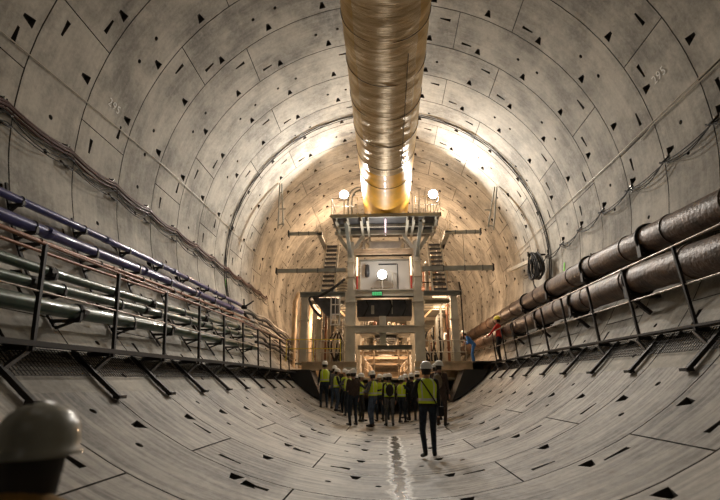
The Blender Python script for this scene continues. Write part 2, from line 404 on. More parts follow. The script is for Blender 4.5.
# ------------------------------------------------------------ walkways
def walkway(side):
    if side < 0:
        X, ys, zb, H, lab = -3.943, [4.81 - 1.515 + 1.515 * i for i in range(11)], (lambda y: 1.79 + .0145 * min(y - 4.8, 8)), 1.13, 'left'
    else:
        X, ys, zb, H, lab = 4.374, [6.66 - 3 * 1.5 + 1.5 * i for i in range(12)], (lambda y: 2.155 + .015 * min(y - 6.6, 6)), 1.17, 'right'
    y0, y1 = (2.2, 19.7) if side < 0 else (2.0, 19.6)
    root = empty('walkway', (X, 10, zb(10)), 'black steel walkway with grating and guard rail along the %s tunnel wall' % lab, 'walkway')
    def xin(z): return wall_x(z, side, .02)
    st = list(np.arange(y0, y1, 1.0)) + [y1]
    b = MB()
    for a, c in zip(st[:-1], st[1:]): b.beam((X + .05, a, zb(a) - .02), (X + .05, c, zb(c) - .02), .05, .06)
    b.build('edge_beam', M['black'], root)
    b = MB(); xo = xin(zb(8) - .1)
    for y in np.arange(y0, y1, .055): b.box((X, y, zb(y) - .03), (xo, y + .012, zb(y)))
    for x in np.linspace(X, xo, 7):
        for a, c in zip(st[:-1], st[1:]): b.beam((x, a, zb(a) - .015), (x, c, zb(c) - .015), .012, .028)
    b.build('grating', M['black'], root)
    for y in ys:
        if y > y1: continue
        b = MB(); b.beam((X + .05, y, zb(y) - .1), (X - .055, y, zb(y) + H), .045, .04); b.build('post', M['black'], root)
    for z, nm, m_ in ((H, 'top_rail', M['copper'] if side < 0 else M['rail']), (H * .5, 'mid_rail', M['rail'])):
        b = MB(); b.tube([(X + .05 - .09 * z, a, zb(a) + z) for a in st], .018 if nm == 'top_rail' else .012, 8); b.build(nm, m_, root)
    b = MB()   # thin dark bars on the lining standing in for the grating's cast shadow
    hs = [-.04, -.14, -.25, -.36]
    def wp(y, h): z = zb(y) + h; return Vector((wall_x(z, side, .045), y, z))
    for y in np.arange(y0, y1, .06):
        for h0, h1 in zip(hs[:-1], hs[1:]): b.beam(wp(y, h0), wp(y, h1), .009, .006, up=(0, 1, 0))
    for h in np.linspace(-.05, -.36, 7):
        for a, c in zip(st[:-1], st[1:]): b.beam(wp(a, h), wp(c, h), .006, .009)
    b.build('grating_shadow', M['black'], root)
    for y in ys:
        if y > y1: continue
        ym = y - .34; z0 = zb(y) - .04
        zf = z0 - .60; p_top = Vector((xin(z0), ym, z0)); p_foot = Vector((wall_x(zf, side, .05), ym, zf))
        b = MB(); b.beam(p_top, p_foot, .06, .055); b.beam(p_foot - Vector((0, .08, -.01)), p_foot + Vector((0, .08, .01)), .1, .04); b.build('wall_strut', M['black'], root)
        mid = p_top.lerp(p_foot, .45); b = MB(); b.beam((X, y, zb(y) - .1), mid, .045, .045); b.build('brace', M['black'], root)
        b = MB(); b.beam((X, y, z0 - .02), (xin(z0), y, z0 - .02), .05, .06); b.build('cross_bearer', M['black'], root)
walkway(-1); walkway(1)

# ------------------------------------------------------------ service pipes, left wall
def smooth(pts, n=6):
    pts = [Vector(p) for p in pts]; out = []
    for i in range(len(pts) - 1):
        p0 = pts[max(i - 1, 0)]; p1 = pts[i]; p2 = pts[i + 1]; p3 = pts[min(i + 2, len(pts) - 1)]
        for j in range(n):
            t = j / n; out.append(.5 * ((2 * p1) + (p2 - p0) * t + (2 * p0 - 5 * p1 + 4 * p2 - p3) * t * t + (3 * p1 - p0 - 3 * p2 + p3) * t ** 3))
    out.append(pts[-1]); return out
def yat(pts, y):
    for a, c in zip(pts[:-1], pts[1:]):
        if a[1] <= y <= c[1] or c is pts[-1]:
            t = (y - a[1]) / (c[1] - a[1]); return Vector(a).lerp(Vector(c), t)
def pipe(name, pts, r, m_, label, cat, start=2.2, flange=None, fm=None, group=None):
    a, c = Vector(pts[0]), Vector(pts[1]); e = a + (c - a) * ((start - a.y) / (c.y - a.y)); pts = [e] + [Vector(p) for p in pts]
    root = empty(name, (0, 0, 0), label, cat, group); root.location = yat(pts, 6.)
    b = MB(); b.tube(pts, r, 20); b.build('pipe_run', m_, root)
    if flange:
        y = flange[0]
        while y < pts[-1].y - .2:
            p = yat(pts, y); q = yat(pts, y + .05)
            d = (q - p).normalized(); b = MB()
            if flange[2] == 'coupling':
                b.tube([p - d * .075, p - d * .06, p + d * .06, p + d * .075], [r, r * 1.17, r * 1.17, r], 20)
                b.box(p + Vector((r * 1.0, -.05, -.03)), p + Vector((r * 1.45, .05, .03)))
            else:
                b.tube([p - d * .03, p + d * .03], r * 1.06, 22)
            b.build(flange[2], fm or m_, root); y += flange[1]
    return pts
LP = {
 'b1': pipe('water_pipe', [(-5.518, 5.608, 4.0), (-5.55, 7.389, 4.09), (-5.595, 10.486, 4.22), (-5.6, 16.9, 4.32)], .064, M['blue'], 'upper of two blue pipes along the left wall', 'pipe', flange=(5.2, 3.0, 'coupling'), fm=M['blue']),
 'b2': pipe('water_pipe', [(-5.224, 5.391, 3.567), (-5.27, 7.083, 3.64), (-5.334, 10.05, 3.79), (-5.40, 16.5, 3.98)], .088, M['blue'], 'lower thicker blue pipe along the left wall', 'pipe', flange=(6.3, 3.0, 'coupling'), fm=M['blue']),
 'o1': pipe('air_pipe', [(-5.047, 5.253, 3.333), (-5.09, 6.893, 3.397), (-5.167, 9.78, 3.54), (-5.26, 17.2, 3.78)], .034, M['copper'], 'upper thin rust-orange pipe below the blue pipes', 'pipe', flange=(4.9, 3.0, 'coupling'), fm=M['copper']),
 'o2': pipe('air_pipe', [(-4.946, 5.187, 3.156), (-4.99, 6.794, 3.214), (-5.067, 9.631, 3.35), (-5.2, 17.2, 3.62)], .025, M['copper'], 'lower thin rust-orange pipe above the green pipes', 'pipe'),
 'g1': pipe('drain_pipe', [(-4.758, 5.054, 2.859), (-4.79, 6.579, 2.89), (-4.86, 9.284, 2.99), (-5.03, 16.6, 3.31)], .07, M['green'], 'top one of three dark green pipes behind the left guard rail', 'pipe', flange=(5.9, 3.0, 'coupling'), fm=M['black']),
 'g2': pipe('drain_pipe', [(-4.564, 4.906, 2.591), (-4.61, 6.405, 2.65), (-4.70, 9.057, 2.77), (-4.87, 16.2, 3.03)], .07, M['green'], 'middle one of three dark green pipes behind the left guard rail', 'pipe', flange=(5.4, 3.0, 'coupling'), fm=M['black']),
 'g3': pipe('drain_pipe', [(-4.296, 4.671, 2.264), (-4.346, 6.098, 2.312), (-4.457, 8.651, 2.44), (-4.60, 15.9, 2.63)], .102, M['green'], 'lowest and thickest dark green pipe behind the left guard rail', 'pipe', flange=(6.05, 3.0, 'coupling'), fm=M['black'])}
LR = {'b1': .064, 'b2': .088, 'o1': .034, 'o2': .025, 'g1': .07, 'g2': .07, 'g3': .102}
def pipe_rack(i, y):
    root = empty('pipe_rack', (-5.2, y, 3.2), '%s steel rack from the camera carrying the left wall pipes' % ORD[i], 'pipe rack', 'pipe racks on the left wall')
    b = MB(); zs = np.linspace(2.1, 4.3, 9)
    pl = [(wall_x(z, -1, .035), y, z) for z in zs]
    for a, c in zip(pl[:-1], pl[1:]): b.beam(a, c, .03, .05, up=(0, 1, 0))
    b.build('wall_rail', M['black'], root)
    for k, r in LR.items():
        if k in ('o2',): continue
        p = yat(LP[k], y)
        z = p.z - r - .025; b = MB(); xe = p.x + r + .03
        b.beam((wall_x(z, -1, .03), y, z), (xe, y, z), .05, .045)
        b.beam((wall_x(z - .1, -1, .03), y, z - .1), (xe - .1, y, z - .01), .04, .03); b.box((xe - .01, y - .025, z), (xe + .012, y + .025, z + r * 1.1))
        b.build('arm', M['black'], root)
        b = MB(); b.tube([(p.x + (r + .008) * math.cos(a), y + .03, p.z + (r + .008) * math.sin(a)) for a in np.linspace(-.3, PI + .3, 9)], .008, 5); b.build('pipe_clip', M['black'], root)
for i, y in enumerate(np.arange(2.95, 16, 1.5)): pipe_rack(i, float(y))

# dark hose bundle running on from the pipe ends to the machine
for i in range(9):
    rr = random.Random(20 + i); zs = 4.25 - i * .17; x0 = (-5.6, -5.45, -5.4, -5.3, -5.2, -5.1, -5.0, -4.85, -4.7)[i]
    pts = [(x0, 16.9 if i < 4 else 16.2, zs + rr.uniform(-.05, .05))]
    for y in np.arange(17.6, 24.5, .8):
        k = (y - 16.5) / 8
        pts.append((x0 * (1 - k) + (-4.75 - .05 * (i % 3)) * k + rr.uniform(-.06, .06), y, zs * (1 - k) + (3.45 - .13 * i) * k + rr.uniform(-.07, .07) + .18 * math.sin(PI * k)))
    b = MB(); b.tube(smooth(pts, 4), rr.choice((.035, .045, .055)), 8)
    tag(b.build('flexible_hose', M['dark'] if i % 3 else M['galv']), '%s flexible %s hose, counted from the top, joining the left pipes to the machine' % (ORD[i].replace('nearest', 'first'), 'black' if i % 3 else 'grey'), 'hose', 'hoses after the left pipes')
b = MB()
for d in ((.25, .3, .28), (-.1, .2, .33), (.3, -.15, .12)):
    b.tube([(-5.35, 16.6, 4.2), (-5.35 + d[0], 16.6 + d[1], 4.2 + d[2])], .03, 8)
b.lathe((-5.35, 16.6, 4.12), [(0, 0), (.1, 0), (.12, .06), (.1, .14), (0, .14)], 12)
tag(b.build('valve_manifold', M['black']), 'small black valve manifold sticking up where the blue pipes end', 'valve')

# ------------------------------------------------------------ big rusty pipes, right wall
RP = {
 'P1': pipe('slurry_pipe', [(5.37, 6.961, 4.03), (5.40, 8.829, 4.16), (5.43, 10.756, 4.26), (5.46, 13.943, 4.36), (5.49, 18.5, 4.42), (5.48, 32, 4.44)], .285, M['rust'], 'upper big rusty slurry pipe along the right wall', 'pipe', start=2., flange=(3.5, 1.55, 'weld_collar')),
 'P2': pipe('slurry_pipe', [(4.80, 6.369, 3.13), (4.84, 7.775, 3.24), (4.878, 9.823, 3.32), (4.916, 12.712, 3.39), (4.954, 16.891, 3.45), (4.97, 32, 3.5)], .27, M['rust'], 'lower big rusty slurry pipe behind the right guard rail', 'pipe', start=2., flange=(3.2, 1.9, 'weld_collar'))}
def saddle(i, y):
    root = empty('pipe_saddle', (5.3, y, 3.6), '%s black pipe saddle from the camera on the right wall' % ORD[i], 'pipe bracket', 'saddles holding the rusty pipes')
    for k, r in (('P1', .285), ('P2', .27)):
        p = yat(RP[k], y + (0 if k == 'P1' else -.25)); yy = p.y
        b = MB(); b.tube([(p.x + (r + .03) * math.cos(a), yy, p.z + (r + .03) * math.sin(a)) for a in np.linspace(0, 2 * PI, 33)], .032, 6, caps=False); b.build('strap', M['black'], root)
        z = p.z - r - .06
        b = MB(); b.beam((wall_x(z, 1, .03), yy, z), (p.x - r * .9, yy, z), .12, .07)
        b.beam((wall_x(z - .32, 1, .03), yy, z - .32), (p.x - r * .7, yy, z - .03), .07, .07)
        b.box((p.x - r - .02, yy - .06, z - .03), (p.x - r + .03, yy + .06, z + .22)); b.build('arm', M['black'], root)
    p = yat(RP['P1'], y); zt = p.z + .31; b = MB()
    b.box((wall_x(zt, 1, .02) - .16, y - .06, zt - .02), (wall_x(zt + .1, 1, .01), y + .06, zt + .16)); b.build('wall_plate', M['black'], root)
for i, y in enumerate((3.4, 6.1, 8.9, 11.7, 14.5, 17.3)): saddle(i, y)

# ------------------------------------------------------------ cables on brackets
def cable_bracket(i, y, side, z, trays, group, lab):
    x = wall_x(z, side, .01)
    root = empty('cable_bracket', (x, y, z), '%s cable bracket from the camera on the %s wall, beside a ring joint' % (ORD[i], lab), 'cable bracket', group)
    b = MB(); b.beam((x, y, z - trays[-1] - .06), (x - side * .0, y, z + .12), .03, .03); b.box((x - .02, y - .05, z + .02), (x + .02, y + .05, z + .06)); b.build('stem', M['galv'], root)
    for t in trays:
        b = MB(); b.tube([(x - side * (.05 + .05 * math.sin(a)), y + .17 * math.cos(a), z - t + .05 - .07 * math.sin(a)) for a in np.linspace(0, PI, 9)], .02, 6)
        b.tube([(x, y, z - t), (x - side * .1, y, z - t - .01)], .014, 6); b.build('tray_hook', M['black'], root)
def sag_cable(side, y0, n, step, z, dr, r, sag, m_, name, label, cat, seed=0, slope=0.):
    rr = random.Random(seed); pts = []
    for i in range(n):
        s = sag * rr.uniform(.75, 1.25)
        for j in range(8):
            t = j / 8; zz = z + slope * (i + t) - 4 * s * t * (1 - t)
            pts.append((wall_x(zz, side, dr + .02 * math.sin(PI * t)), y0 + (i + t) * step, zz))
    b = MB(); b.tube(pts, r, 7); return tag(b.build(name, m_), label, cat)
for i in range(12): cable_bracket(i, 4.33 + 1.5 * i, -1, 5.66, (.17, .36), 'cable brackets on the left wall', 'left')
for i in range(10): cable_bracket(i, 4.53 + 1.47 * i, 1, 5.93, (0.,), 'cable brackets on the right wall', 'right')
for j, (dz_, r, w) in enumerate(((.03, .030, 'top'), (-.035, .028, 'middle'), (-.09, .022, 'bottom'))):
    sag_cable(-1, 1.33, 14, 1.5, 5.64 + dz_, .07 + .03 * (j % 2), r, .10, M['redcable'], 'power_cable', '%s strand of the thick dark red cable bundle on the left wall' % w, 'cable', j)
for j, (t, s) in enumerate(((.17, .16), (.17, .24), (.36, .14))):
    sag_cable(-1, 1.33, 14, 1.5, 5.66 - t, .09 + .02 * j, .0095, s, M['dark'], 'signal_cable', ('thin black cable sagging slightly below the red bundle', 'thin black cable hanging in the deepest loops under the red bundle', 'thin black cable hung on the lowest hooks of the left wall')[j], 'cable', 10 + j)
for j, (dz_, s) in enumerate(((.02, .08), (0., .17), (-.02, .2))):
    sag_cable(1, 1.59, 12, 1.47, 5.90 + dz_, .06 + .03 * j, .011, s, M['dark'], 'signal_cable', ('tightest of the thin black cables looped along the right wall', 'middle one of the thin black cables looped along the right wall', 'most slack of the thin black cables looped along the right wall')[j], 'cable', 30 + j)
def conduit(side, pts, label):
    b = MB(); b.tube([(wall_x(z, side, .035), y, z) for y, z in pts], .012, 6)
    tag(b.build('conduit', M['conduit']), label, 'conduit')
conduit(-1, [(2, 6.5), (5.5, 6.71), (7.42, 6.85), (10.68, 7.07), (13.6, 7.14), (20, 7.2)], 'straight pale conduit crossing the left wall above the red cables')
conduit(1, [(2, 6.75), (7, 6.89), (9.05, 6.94), (11.1, 6.96), (14.5, 7.06), (20, 7.1)], 'upper straight pale conduit crossing the right wall')
conduit(1, [(2, 6.68), (7, 6.82), (9.05, 6.88), (9.6, 6.8)], 'lower short pale conduit on the right wall close below the long one')

# cable ring round the lining at one joint
for j in range(3):
    pts = []
    for th in np.arange(-108, 106, 1.5):
        a = math.radians(th * 5 + 120 * j); pts.append(on_wall(th, 16.07 + .07 * math.cos(a), .05 + .03 * math.sin(a)))
    b = MB(); b.tube(pts, .016, 6); tag(b.build('ring_cable', M['dark']), ('front', 'middle', 'rear')[j] + ' strand of the black cable arching round the whole lining', 'cable')
b = MB()
for j in range(2):
    b.tube(smooth([on_wall(105, 16.1, .06), (5.80, 15.7, 4.65), (5.72, 16.0, 4.45), (5.75, 16.9, 4.7 + .1 * j), (5.72, 17.2, 5.2), (5.7, 16.6, 5.6)], 6), .022, 6)
tag(b.build('cable_tail', M['dark']), 'loose black cable loop hanging under the cable coil on right wall', 'cable')
root = empty('cable_coil', (5.7, 16.2, 5.5), 'large dark coil of cable hung on the right wall above the rusty pipes', 'cable coil')
b = MB(); rr = random.Random(4)
for j in range(16):
    w = rr.uniform(.25, .60); h = rr.uniform(.62, .82); cy = 16.4 + rr.uniform(-.12, .12); xx = 5.78 - j * .022
    b.tube([(xx + rr.uniform(-.01, .01), cy + w * math.cos(a) * (1 - .35 * math.sin(a)), 5.72 + h * .62 * math.sin(a) - .12) for a in np.linspace(0, 2 * PI, 25)], .024, 6, caps=False)
b.build('cable_turns', M['dark'], root)
b = MB(); b.beam((6.0, 16.4, 6.02), (5.35, 16.4, 6.02), .08, .06); b.beam((5.38, 16.4, 5.95), (5.38, 16.4, 6.14), .05, .05); b.build('peg', M['black'], root)
b = MB(); b.beam((5.72, 17.2, 6.02), (5.72, 20.4, 6.42), .12, .14); b.beam((5.72, 17.3, 6.0), (6.0, 17.3, 6.0), .08, .08); b.beam((5.72, 19.9, 6.36), (5.98, 19.9, 6.36), .08, .08)
tag(b.build('wall_beam', M['lgrey']), 'grey steel beam bracketed to right wall beside the cable coil', 'beam')
for s, xs, zt, zb, w in ((-1, -4.58, 9.95, 7.85, 'left'), (1, 4.6, 9.55, 7.6, 'right')):
    root = empty('hanging_frame', (xs, 18, zt), 'narrow hanging steel frame beside the deck on the %s of the duct' % w, 'hanging frame')
    for d in (0, .22):
        b = MB(); b.beam((xs + d * -s, 18, zb + d * .5), (wall_x(zt, s, .02) * .985 + d * -s * .4, 18, zt + .02), .05, .05); b.build('hanger_bar', M['grey'], root)
    b = MB(); b.beam((xs, 18, zb + .15), (xs - s * .24, 18, zb + .22), .045, .045); b.beam((xs - s * .02, 18, zb + .9), (xs - s * .3, 18, zb + .9), .04, .04); b.build('rung', M['grey'], root)

# ------------------------------------------------------------ gantry
YF = 20.5
root = empty('gantry_portal', (0, YF, 2.0), 'tall grey steel portal of the gantry standing behind the visitors', 'gantry')
for x in (-1.6, 1.53):
    b = MB(); b.box((x - .22, YF - .2, 2.0), (x + .22, YF + .25, 5.5)); b.box((x - .15, YF - .16, 5.5), (x + .15, YF + .2, 7.95)); 
    b.box((x - .3, YF - .26, 2.0), (x + .3, YF + .3, 2.12)); b.box((x - .29, YF - .25, 5.0), (x + .29, YF + .3, 5.06)); b.box((x - .2, YF - .22, 6.9), (x + .2, YF + .26, 6.96)); b.box((x - .2, YF - .22, 6.2), (x + .2, YF + .26, 6.24)); b.box((x - .29, YF - .25, 3.9), (x + .29, YF + .3, 3.96))
    for z in np.arange(2.3, 7.9, .25): b.box((x - .03, YF - .215, z), (x + .03, YF - .2, z + .05))
    b.build('leg', M['lgrey'], root)
for z0, z1, nm in ((7.28, 7.58, 'upper_cross_beam'), (5.28, 5.60, 'middle_cross_beam'), (3.62, 3.95, 'lower_cross_beam')):
    b = MB(); b.box((-1.46, YF - .14, z0), (1.39, YF + .16, z1)); b.box((-1.36, YF - .2, z1 - .04), (1.29, YF + .22, z1)); b.box((-1.36, YF - .2, z0), (1.29, YF + .22, z0 + .04)); b.build(nm, M['tan'] if z0 > 7 else M['lgrey'], root)
b = MB(); b.ibeam((-1.3, YF + .5, 3.02), (1.2, YF + .5, 3.02), .25, .2); b.build('door_beam', M['grey'], root)
b = MB(); b.box((-.28, YF + .02, 3.1), (.02, YF + .3, 4.4)); b.build('centre_column', M['lgrey'], root)
for x, s in ((-1.6, -1), (1.53, 1)):
    for t in (-1, 1):
        b = MB(); b.beam((x, YF, 7.35), (x + t * .6, YF, 8.3), .16, .16); b.build('knee_brace', M['lgrey'], root)
    b = MB(); b.beam((x, YF - .1, 7.2), (x + s * .1, 18.6, 8.3), .14, .14); b.build('raking_brace', M['grey'], root)
    b = MB(); b.beam((x - s * .3, YF + .1, 6.9), (x - s * .05, YF + .1, 6.2), .06); b.beam((x - s * .05, YF + .1, 6.2), (x - s * .3, YF + .1, 5.65), .06); b.build('bracing', M['white'], root)
for x0, x1, w in ((-3.75, -1.3, 'left'), (1.25, 3.75, 'right')):
    b = MB(); b.box((x0, YF - .22, 2.0), (x1, YF + .28, 2.34)); b.box((x0, YF - .27, 2.30), (x1, YF + .33, 2.36)); b.box((x0, YF - .27, 1.98), (x1, YF + .33, 2.03)); b.build('base_beam', M['tan'] , root)
for s in (-1, 1):
    b = MB()
    gz = lambda x: R - math.sqrt(R * R - x * x) + .05
    pr = [(s * 3.3, 2.0), (s * 4.3, 2.0), (s * 4.0, gz(4.0)), (s * 3.3, gz(3.3)), (s * 2.7, gz(2.7) + .02)]
    vs = [(x, y, z) for y in (19.75, 21.4) for x, z in pr]; n = 5
    b.add(vs, [tuple(range(n)), tuple(range(2 * n - 1, n - 1, -1))] + [(i, (i + 1) % n + n, (i + 1) % n) if False else (i, i + n, (i + 1) % n + n, (i + 1) % n) for i in range(n)])
    o = b.build('running_bogie', M['dark'], root)
    w = MB()
    for yy in (20.0, 20.6, 21.2):
        c = Vector((s * 2.98, yy, gz(2.98) + .13)); w.tube([c - Vector((.1, 0, .04 * s)), c + Vector((.1, 0, .04 * s))], .15, 16)
    w.build('wheels', M['black'], o)

root = empty('gantry_deck', (0, 19.5, 8.4), 'wide grey upper deck on top of the gantry under the duct', 'deck')
b = MB(); b.box((-2.3, 18.3, 8.47), (2.46, 21.3, 8.5)); b.build('deck_plate', M['dgrey'], root)
b = MB(); b.box((-2.34, 18.24, 8.38), (2.50, 18.32, 8.54)); b.build('front_beam', M['grey'], root)
b = MB(); b.box((-2.34, 19.35, 8.33), (2.46, 19.45, 8.46)); b.box((-2.34, 20.2, 8.27), (2.46, 20.35, 8.46)); b.build('cross_beam', M['lgrey'], root)
for x in (-2.1, -1.62, -1.0, -.72, 1.05, 1.32, 1.75, 2.3):
    b = MB(); b.ibeam((x, 18.35, 8.34), (x, 21.2, 8.34), .1, .2); b.build('joist', M['lgrey'], root)
b = MB(); b.beam((.07, 18.5, 8.36), (.07, 20.6, 8.36), .05); b.build('pink_glare_bar', M['pinkglare'], root)  # glowing bar added to imitate a pink glare under the deck
for x0, x1 in ((-2.3, -1.15), (1.4, 2.46)):
    b = MB()
    for z in (8.95, 9.35): b.tube([(x0, 18.35, z), (x1, 18.35, z)], .02, 6)
    for x in np.linspace(x0, x1, 3): b.tube([(x, 18.35, 8.5), (x, 18.35, 9.35)], .02, 6)
    xx = x0 if x0 < 0 else x1
    for z in (8.95, 9.35): b.tube([(xx, 18.35, z), (xx, 21, z)], .02, 6)
    for y in (19.3, 20.2, 21.0): b.tube([(xx, y, 8.5), (xx, y, 9.35)], .02, 6)
    b.build('handrail', M['conduit'], root)
# trapezoid chute under deck
b = MB(); pr = [(-.95, 8.15), (1.0, 8.15), (.6, 7.72), (-.55, 7.72)]
vs = [(x, y, z) for y in (21.0, 22.2) for x, z in pr]; b.add(vs, [(0, 1, 2, 3), (7, 6, 5, 4)] + [(i, i + 4, (i + 1) % 4 + 4, (i + 1) % 4) for i in range(4)])
tag(b.build('hopper', M['cream']), 'cream steel hopper under the gantry deck between the legs', 'hopper')

def flood(x, y, z, base, label, tilt=0):
    root = empty('floodlight', (x, y, base), label, 'floodlight')
    b = MB(); b.tube([(x, y, base), (x, y, z - .25)], .028, 8); b.build('pole', M['conduit'], root)
    b = MB(); b.tube([(x - .24, y, z), (x - .24, y, z - .26), (x + .24, y, z - .26), (x + .24, y, z)], .015, 6); b.build('yoke', M['black'], root)
    b = MB(); b.tube([(x, y - .05, z), (x, y + .1, z), (x, y + .2, z)], [.23, .22, .15], 24); b.build('housing', M['grey'], root)
    b = MB(); b.tube([(x, y - .1, z), (x, y - .08, z), (x, y - .052, z)], [.1, .17, .21], 24); b.build('lens', M['lens'], root)
def area(loc, rot, size, power, col, spread=180, sy=None):
    l = bpy.data.lights.new('lamp_or_fill', 'AREA'); l.energy = power; l.color = col; l.size = size; l.spread = math.radians(spread)
    if sy: l.shape = 'RECTANGLE'; l.size_y = sy
    o = bpy.data.objects.new('lamp_or_fill', l); COL.objects.link(o); o.location = loc; o.rotation_euler = rot; return o
def point(loc, power, col, r=.15):
    l = bpy.data.lights.new('bulb_light', 'POINT'); l.energy = power; l.color = col; l.shadow_soft_size = r
    o = bpy.data.objects.new('bulb_light', l); COL.objects.link(o); o.location = loc; return o
flood(-1.84, 19.2, 9.88, 8.5, 'lit floodlight on a pole on the deck, left of the duct')
flood(2.29, 19.2, 9.80, 8.5, 'lit floodlight on a pole on the deck, right of the duct')
flood(-.12, 20.35, 6.3, 5.6, 'lit floodlight low between the gantry legs in front of the cabin')

# cabin between the legs
root = empty('control_cabin', (0, 22, 5.6), 'pale cabin behind the low floodlight between the gantry legs', 'cabin')
b = MB(); b.box((-1.2, 21.4, 5.62), (1.2, 23.4, 7.25)); b.build('cabin_body', M['white'], root)
b = MB(); b.box((-1.25, 21.3, 7.25), (1.25, 23.5, 7.33)); b.build('roof', M['grey'], root)
b = MB(); b.box((.62, 21.38, 5.7), (.66, 21.4, 7.1)); b.box((-.3, 21.38, 7.05), (.6, 21.4, 7.12)); b.build('panel_seam', M['dgrey'], root)
b = MB(); b.lathe((-.85, 21.2, 6.4), [(0, 0), (.1, .02), (.12, .2), (.1, .6), (0, .65)], 12); b.build('extractor', M['dgrey'], root)
for x in (-1.28, 1.22):
    root = empty('marker_post', (x, 20.15, 5.6), 'red and white glowing marker post beside the %s gantry leg' % ('left' if x < 0 else 'right'), 'marker post')
    b = MB(); b.tube([(x, 20.15, 5.6), (x, 20.15, 6.2)], .045, 8); b.build('red_band', M['red'], root)
    b = MB(); b.tube([(x, 20.15, 6.2), (x, 20.15, 7.1)], .04, 8); b.build('glow_tube', M['warmtube'], root)  # upper band glows in place of orange light on a reflective strip
# loop of pipe around lower floodlight
b = MB(); b.tube(smooth([(-.6, 20.9, 5.75), (-.6, 20.9, 5.8), (.3, 20.9, 5.8), (.36, 20.9, 6.0), (.36, 20.9, 6.5), (.2, 20.9, 6.6)], 4), .03, 6)
tag(b.build('bent_pipe', M['cream']), 'thin cream pipe bent up beside the low floodlight', 'pipe')
# dark equipment under middle beam, green sign
root = empty('switchgear_cabinet', (0, 21.5, 4.4), 'dark grey cabinet under the middle cross beam of the gantry', 'cabinet')
b = MB(); b.box((-1.33, 20.9, 4.42), (1.25, 22.4, 5.24)); b.build('cabinet_body', M['dgrey'], root)
b = MB(); b.box((-.66, 20.84, 4.55), (-.52, 20.9, 4.95)); b.box((.3, 20.86, 4.55), (.34, 20.9, 5.2)); b.build('door_latch', M['lgrey'], root)
for x in (-.9, .2, .9):
    b = MB(); b.tube([(x, 20.85, 5.2), (x + .12, 20.8, 4.9), (x - .1, 20.85, 4.45)], .03, 6); b.build('conduit_run', M['dark'], root)
root = empty('green_sign', (-.38, 20.2, 5.35), 'small green lit sign on the middle cross beam', 'sign')
b = MB(); b.box((-.6, 20.26, 5.28), (-.12, 20.3, 5.5)); b.build('sign_panel', M['dgrey'], root)
for i in range(5):
    b = MB(); b.box((-.57 + i * .09, 20.24, 5.31), (-.52 + i * .09, 20.262, 5.47)); b.build('lit_bar', M['exitgreen'], root)

# side platforms with posts
for s, x0, x1, px_, w in ((-1, -3.95, -1.85, -3.72, 'left'), (1, 1.78, 3.5, 3.12, 'right')):
    root = empty('side_platform', ((x0 + x1) / 2, YF, 2.36), 'grey side platform on a post at the foot of the %s stairs' % w, 'platform')
    b = MB(); b.box((x0, YF - .3, 5.45), (x1, 22.6, 5.5)); b.build('platform_plate', M['grey'], root)
    for yy in (YF - .2, 22.4):
        b = MB(); b.ibeam((x0, yy, 5.38), (x1, yy, 5.38), .12, .22); b.build('platform_beam', M['grey'], root)
    b = MB(); b.box((px_ - .15, YF - .2, 2.36), (px_ + .15, YF + .1, 5.3)); b.box((px_ - .2, YF - .25, 4.2), (px_ + .2, YF + .15, 4.25)); b.build('post', M['lgrey'], root)
    if s > 0: 
        b = MB(); b.tube([(3.45, YF - .2, 5.5), (3.45, YF - .2, 3.3)], .03, 6); b.tube([(3.45, YF - .2, 5.5), (3.4, YF - .2, 5.9)], .04, 6); b.build('down_pipe', M['black'], root)
# stairs
for s, x0, x1, w in ((-1, -3.02, -2.38, 'left'), (1, 2.24, 2.9, 'right')):
    root = empty('stairs', ((x0 + x1) / 2, 21, 5.5), 'steep steel stairs rising to the deck beside the %s gantry leg' % w, 'stairs')
    ya, yb, za, zb_ = 20.6, 22.4, 5.5, 8.45
    for x, nm in ((x0, 'stringer'), (x1, 'stringer')):
        b = MB(); b.beam((x, ya, za), (x, yb, zb_), .06, .22, up=(0, 0, 1)); b.build(nm, M['lgrey'], root)
    for i in range(11):
        t = (i + .5) / 11; y = ya + (yb - ya) * t; z = za + (zb_ - za) * t
        b = MB(); b.box((x0 + .03, y - .14, z - .03), (x1 - .03, y + .1, z + .05)); b.build('tread', M['dgrey'], root)
    for x in (x0, x1):
        b = MB(); b.tube([(x, ya, za + .1), (x, ya, za + .95), (x, yb, zb_ + .95), (x, yb, zb_)], .012, 6); b.build('handrail', M['cream'], root)
    # landing at top
    root = empty('stair_landing', ((x0 + x1) / 2, 22.7, 8.4), 'small railed landing at the top of the %s stairs' % w, 'landing')
    xa, xb = (x0 - .25, -2.34) if s < 0 else (2.46, x1 + .3)
    b = MB(); b.box((xa, 20.4, 8.38), (x0 - .02 if s < 0 else xb, 23.2, 8.44)) if s < 0 else b.box((x1 + .04, 20.4, 8.38), (xb, 23.2, 8.44)); b.box((xa, 22.4, 8.38), (xb, 23.2, 8.44)); b.build('landing_plate', M['grey'], root)
    b = MB(); xo = xa if s < 0 else xb
    for z in (8.9, 9.35): b.tube([(xo, 20.4, z), (xo, 23.2, z), (xo - s * .8, 23.2, z)], .012, 6)
    for y in (20.4, 21.3, 22.3, 23.2): b.tube([(xo, y, 8.44), (xo, y, 9.35)], .012, 6)
    b.build('handrail', M['cream'], root)
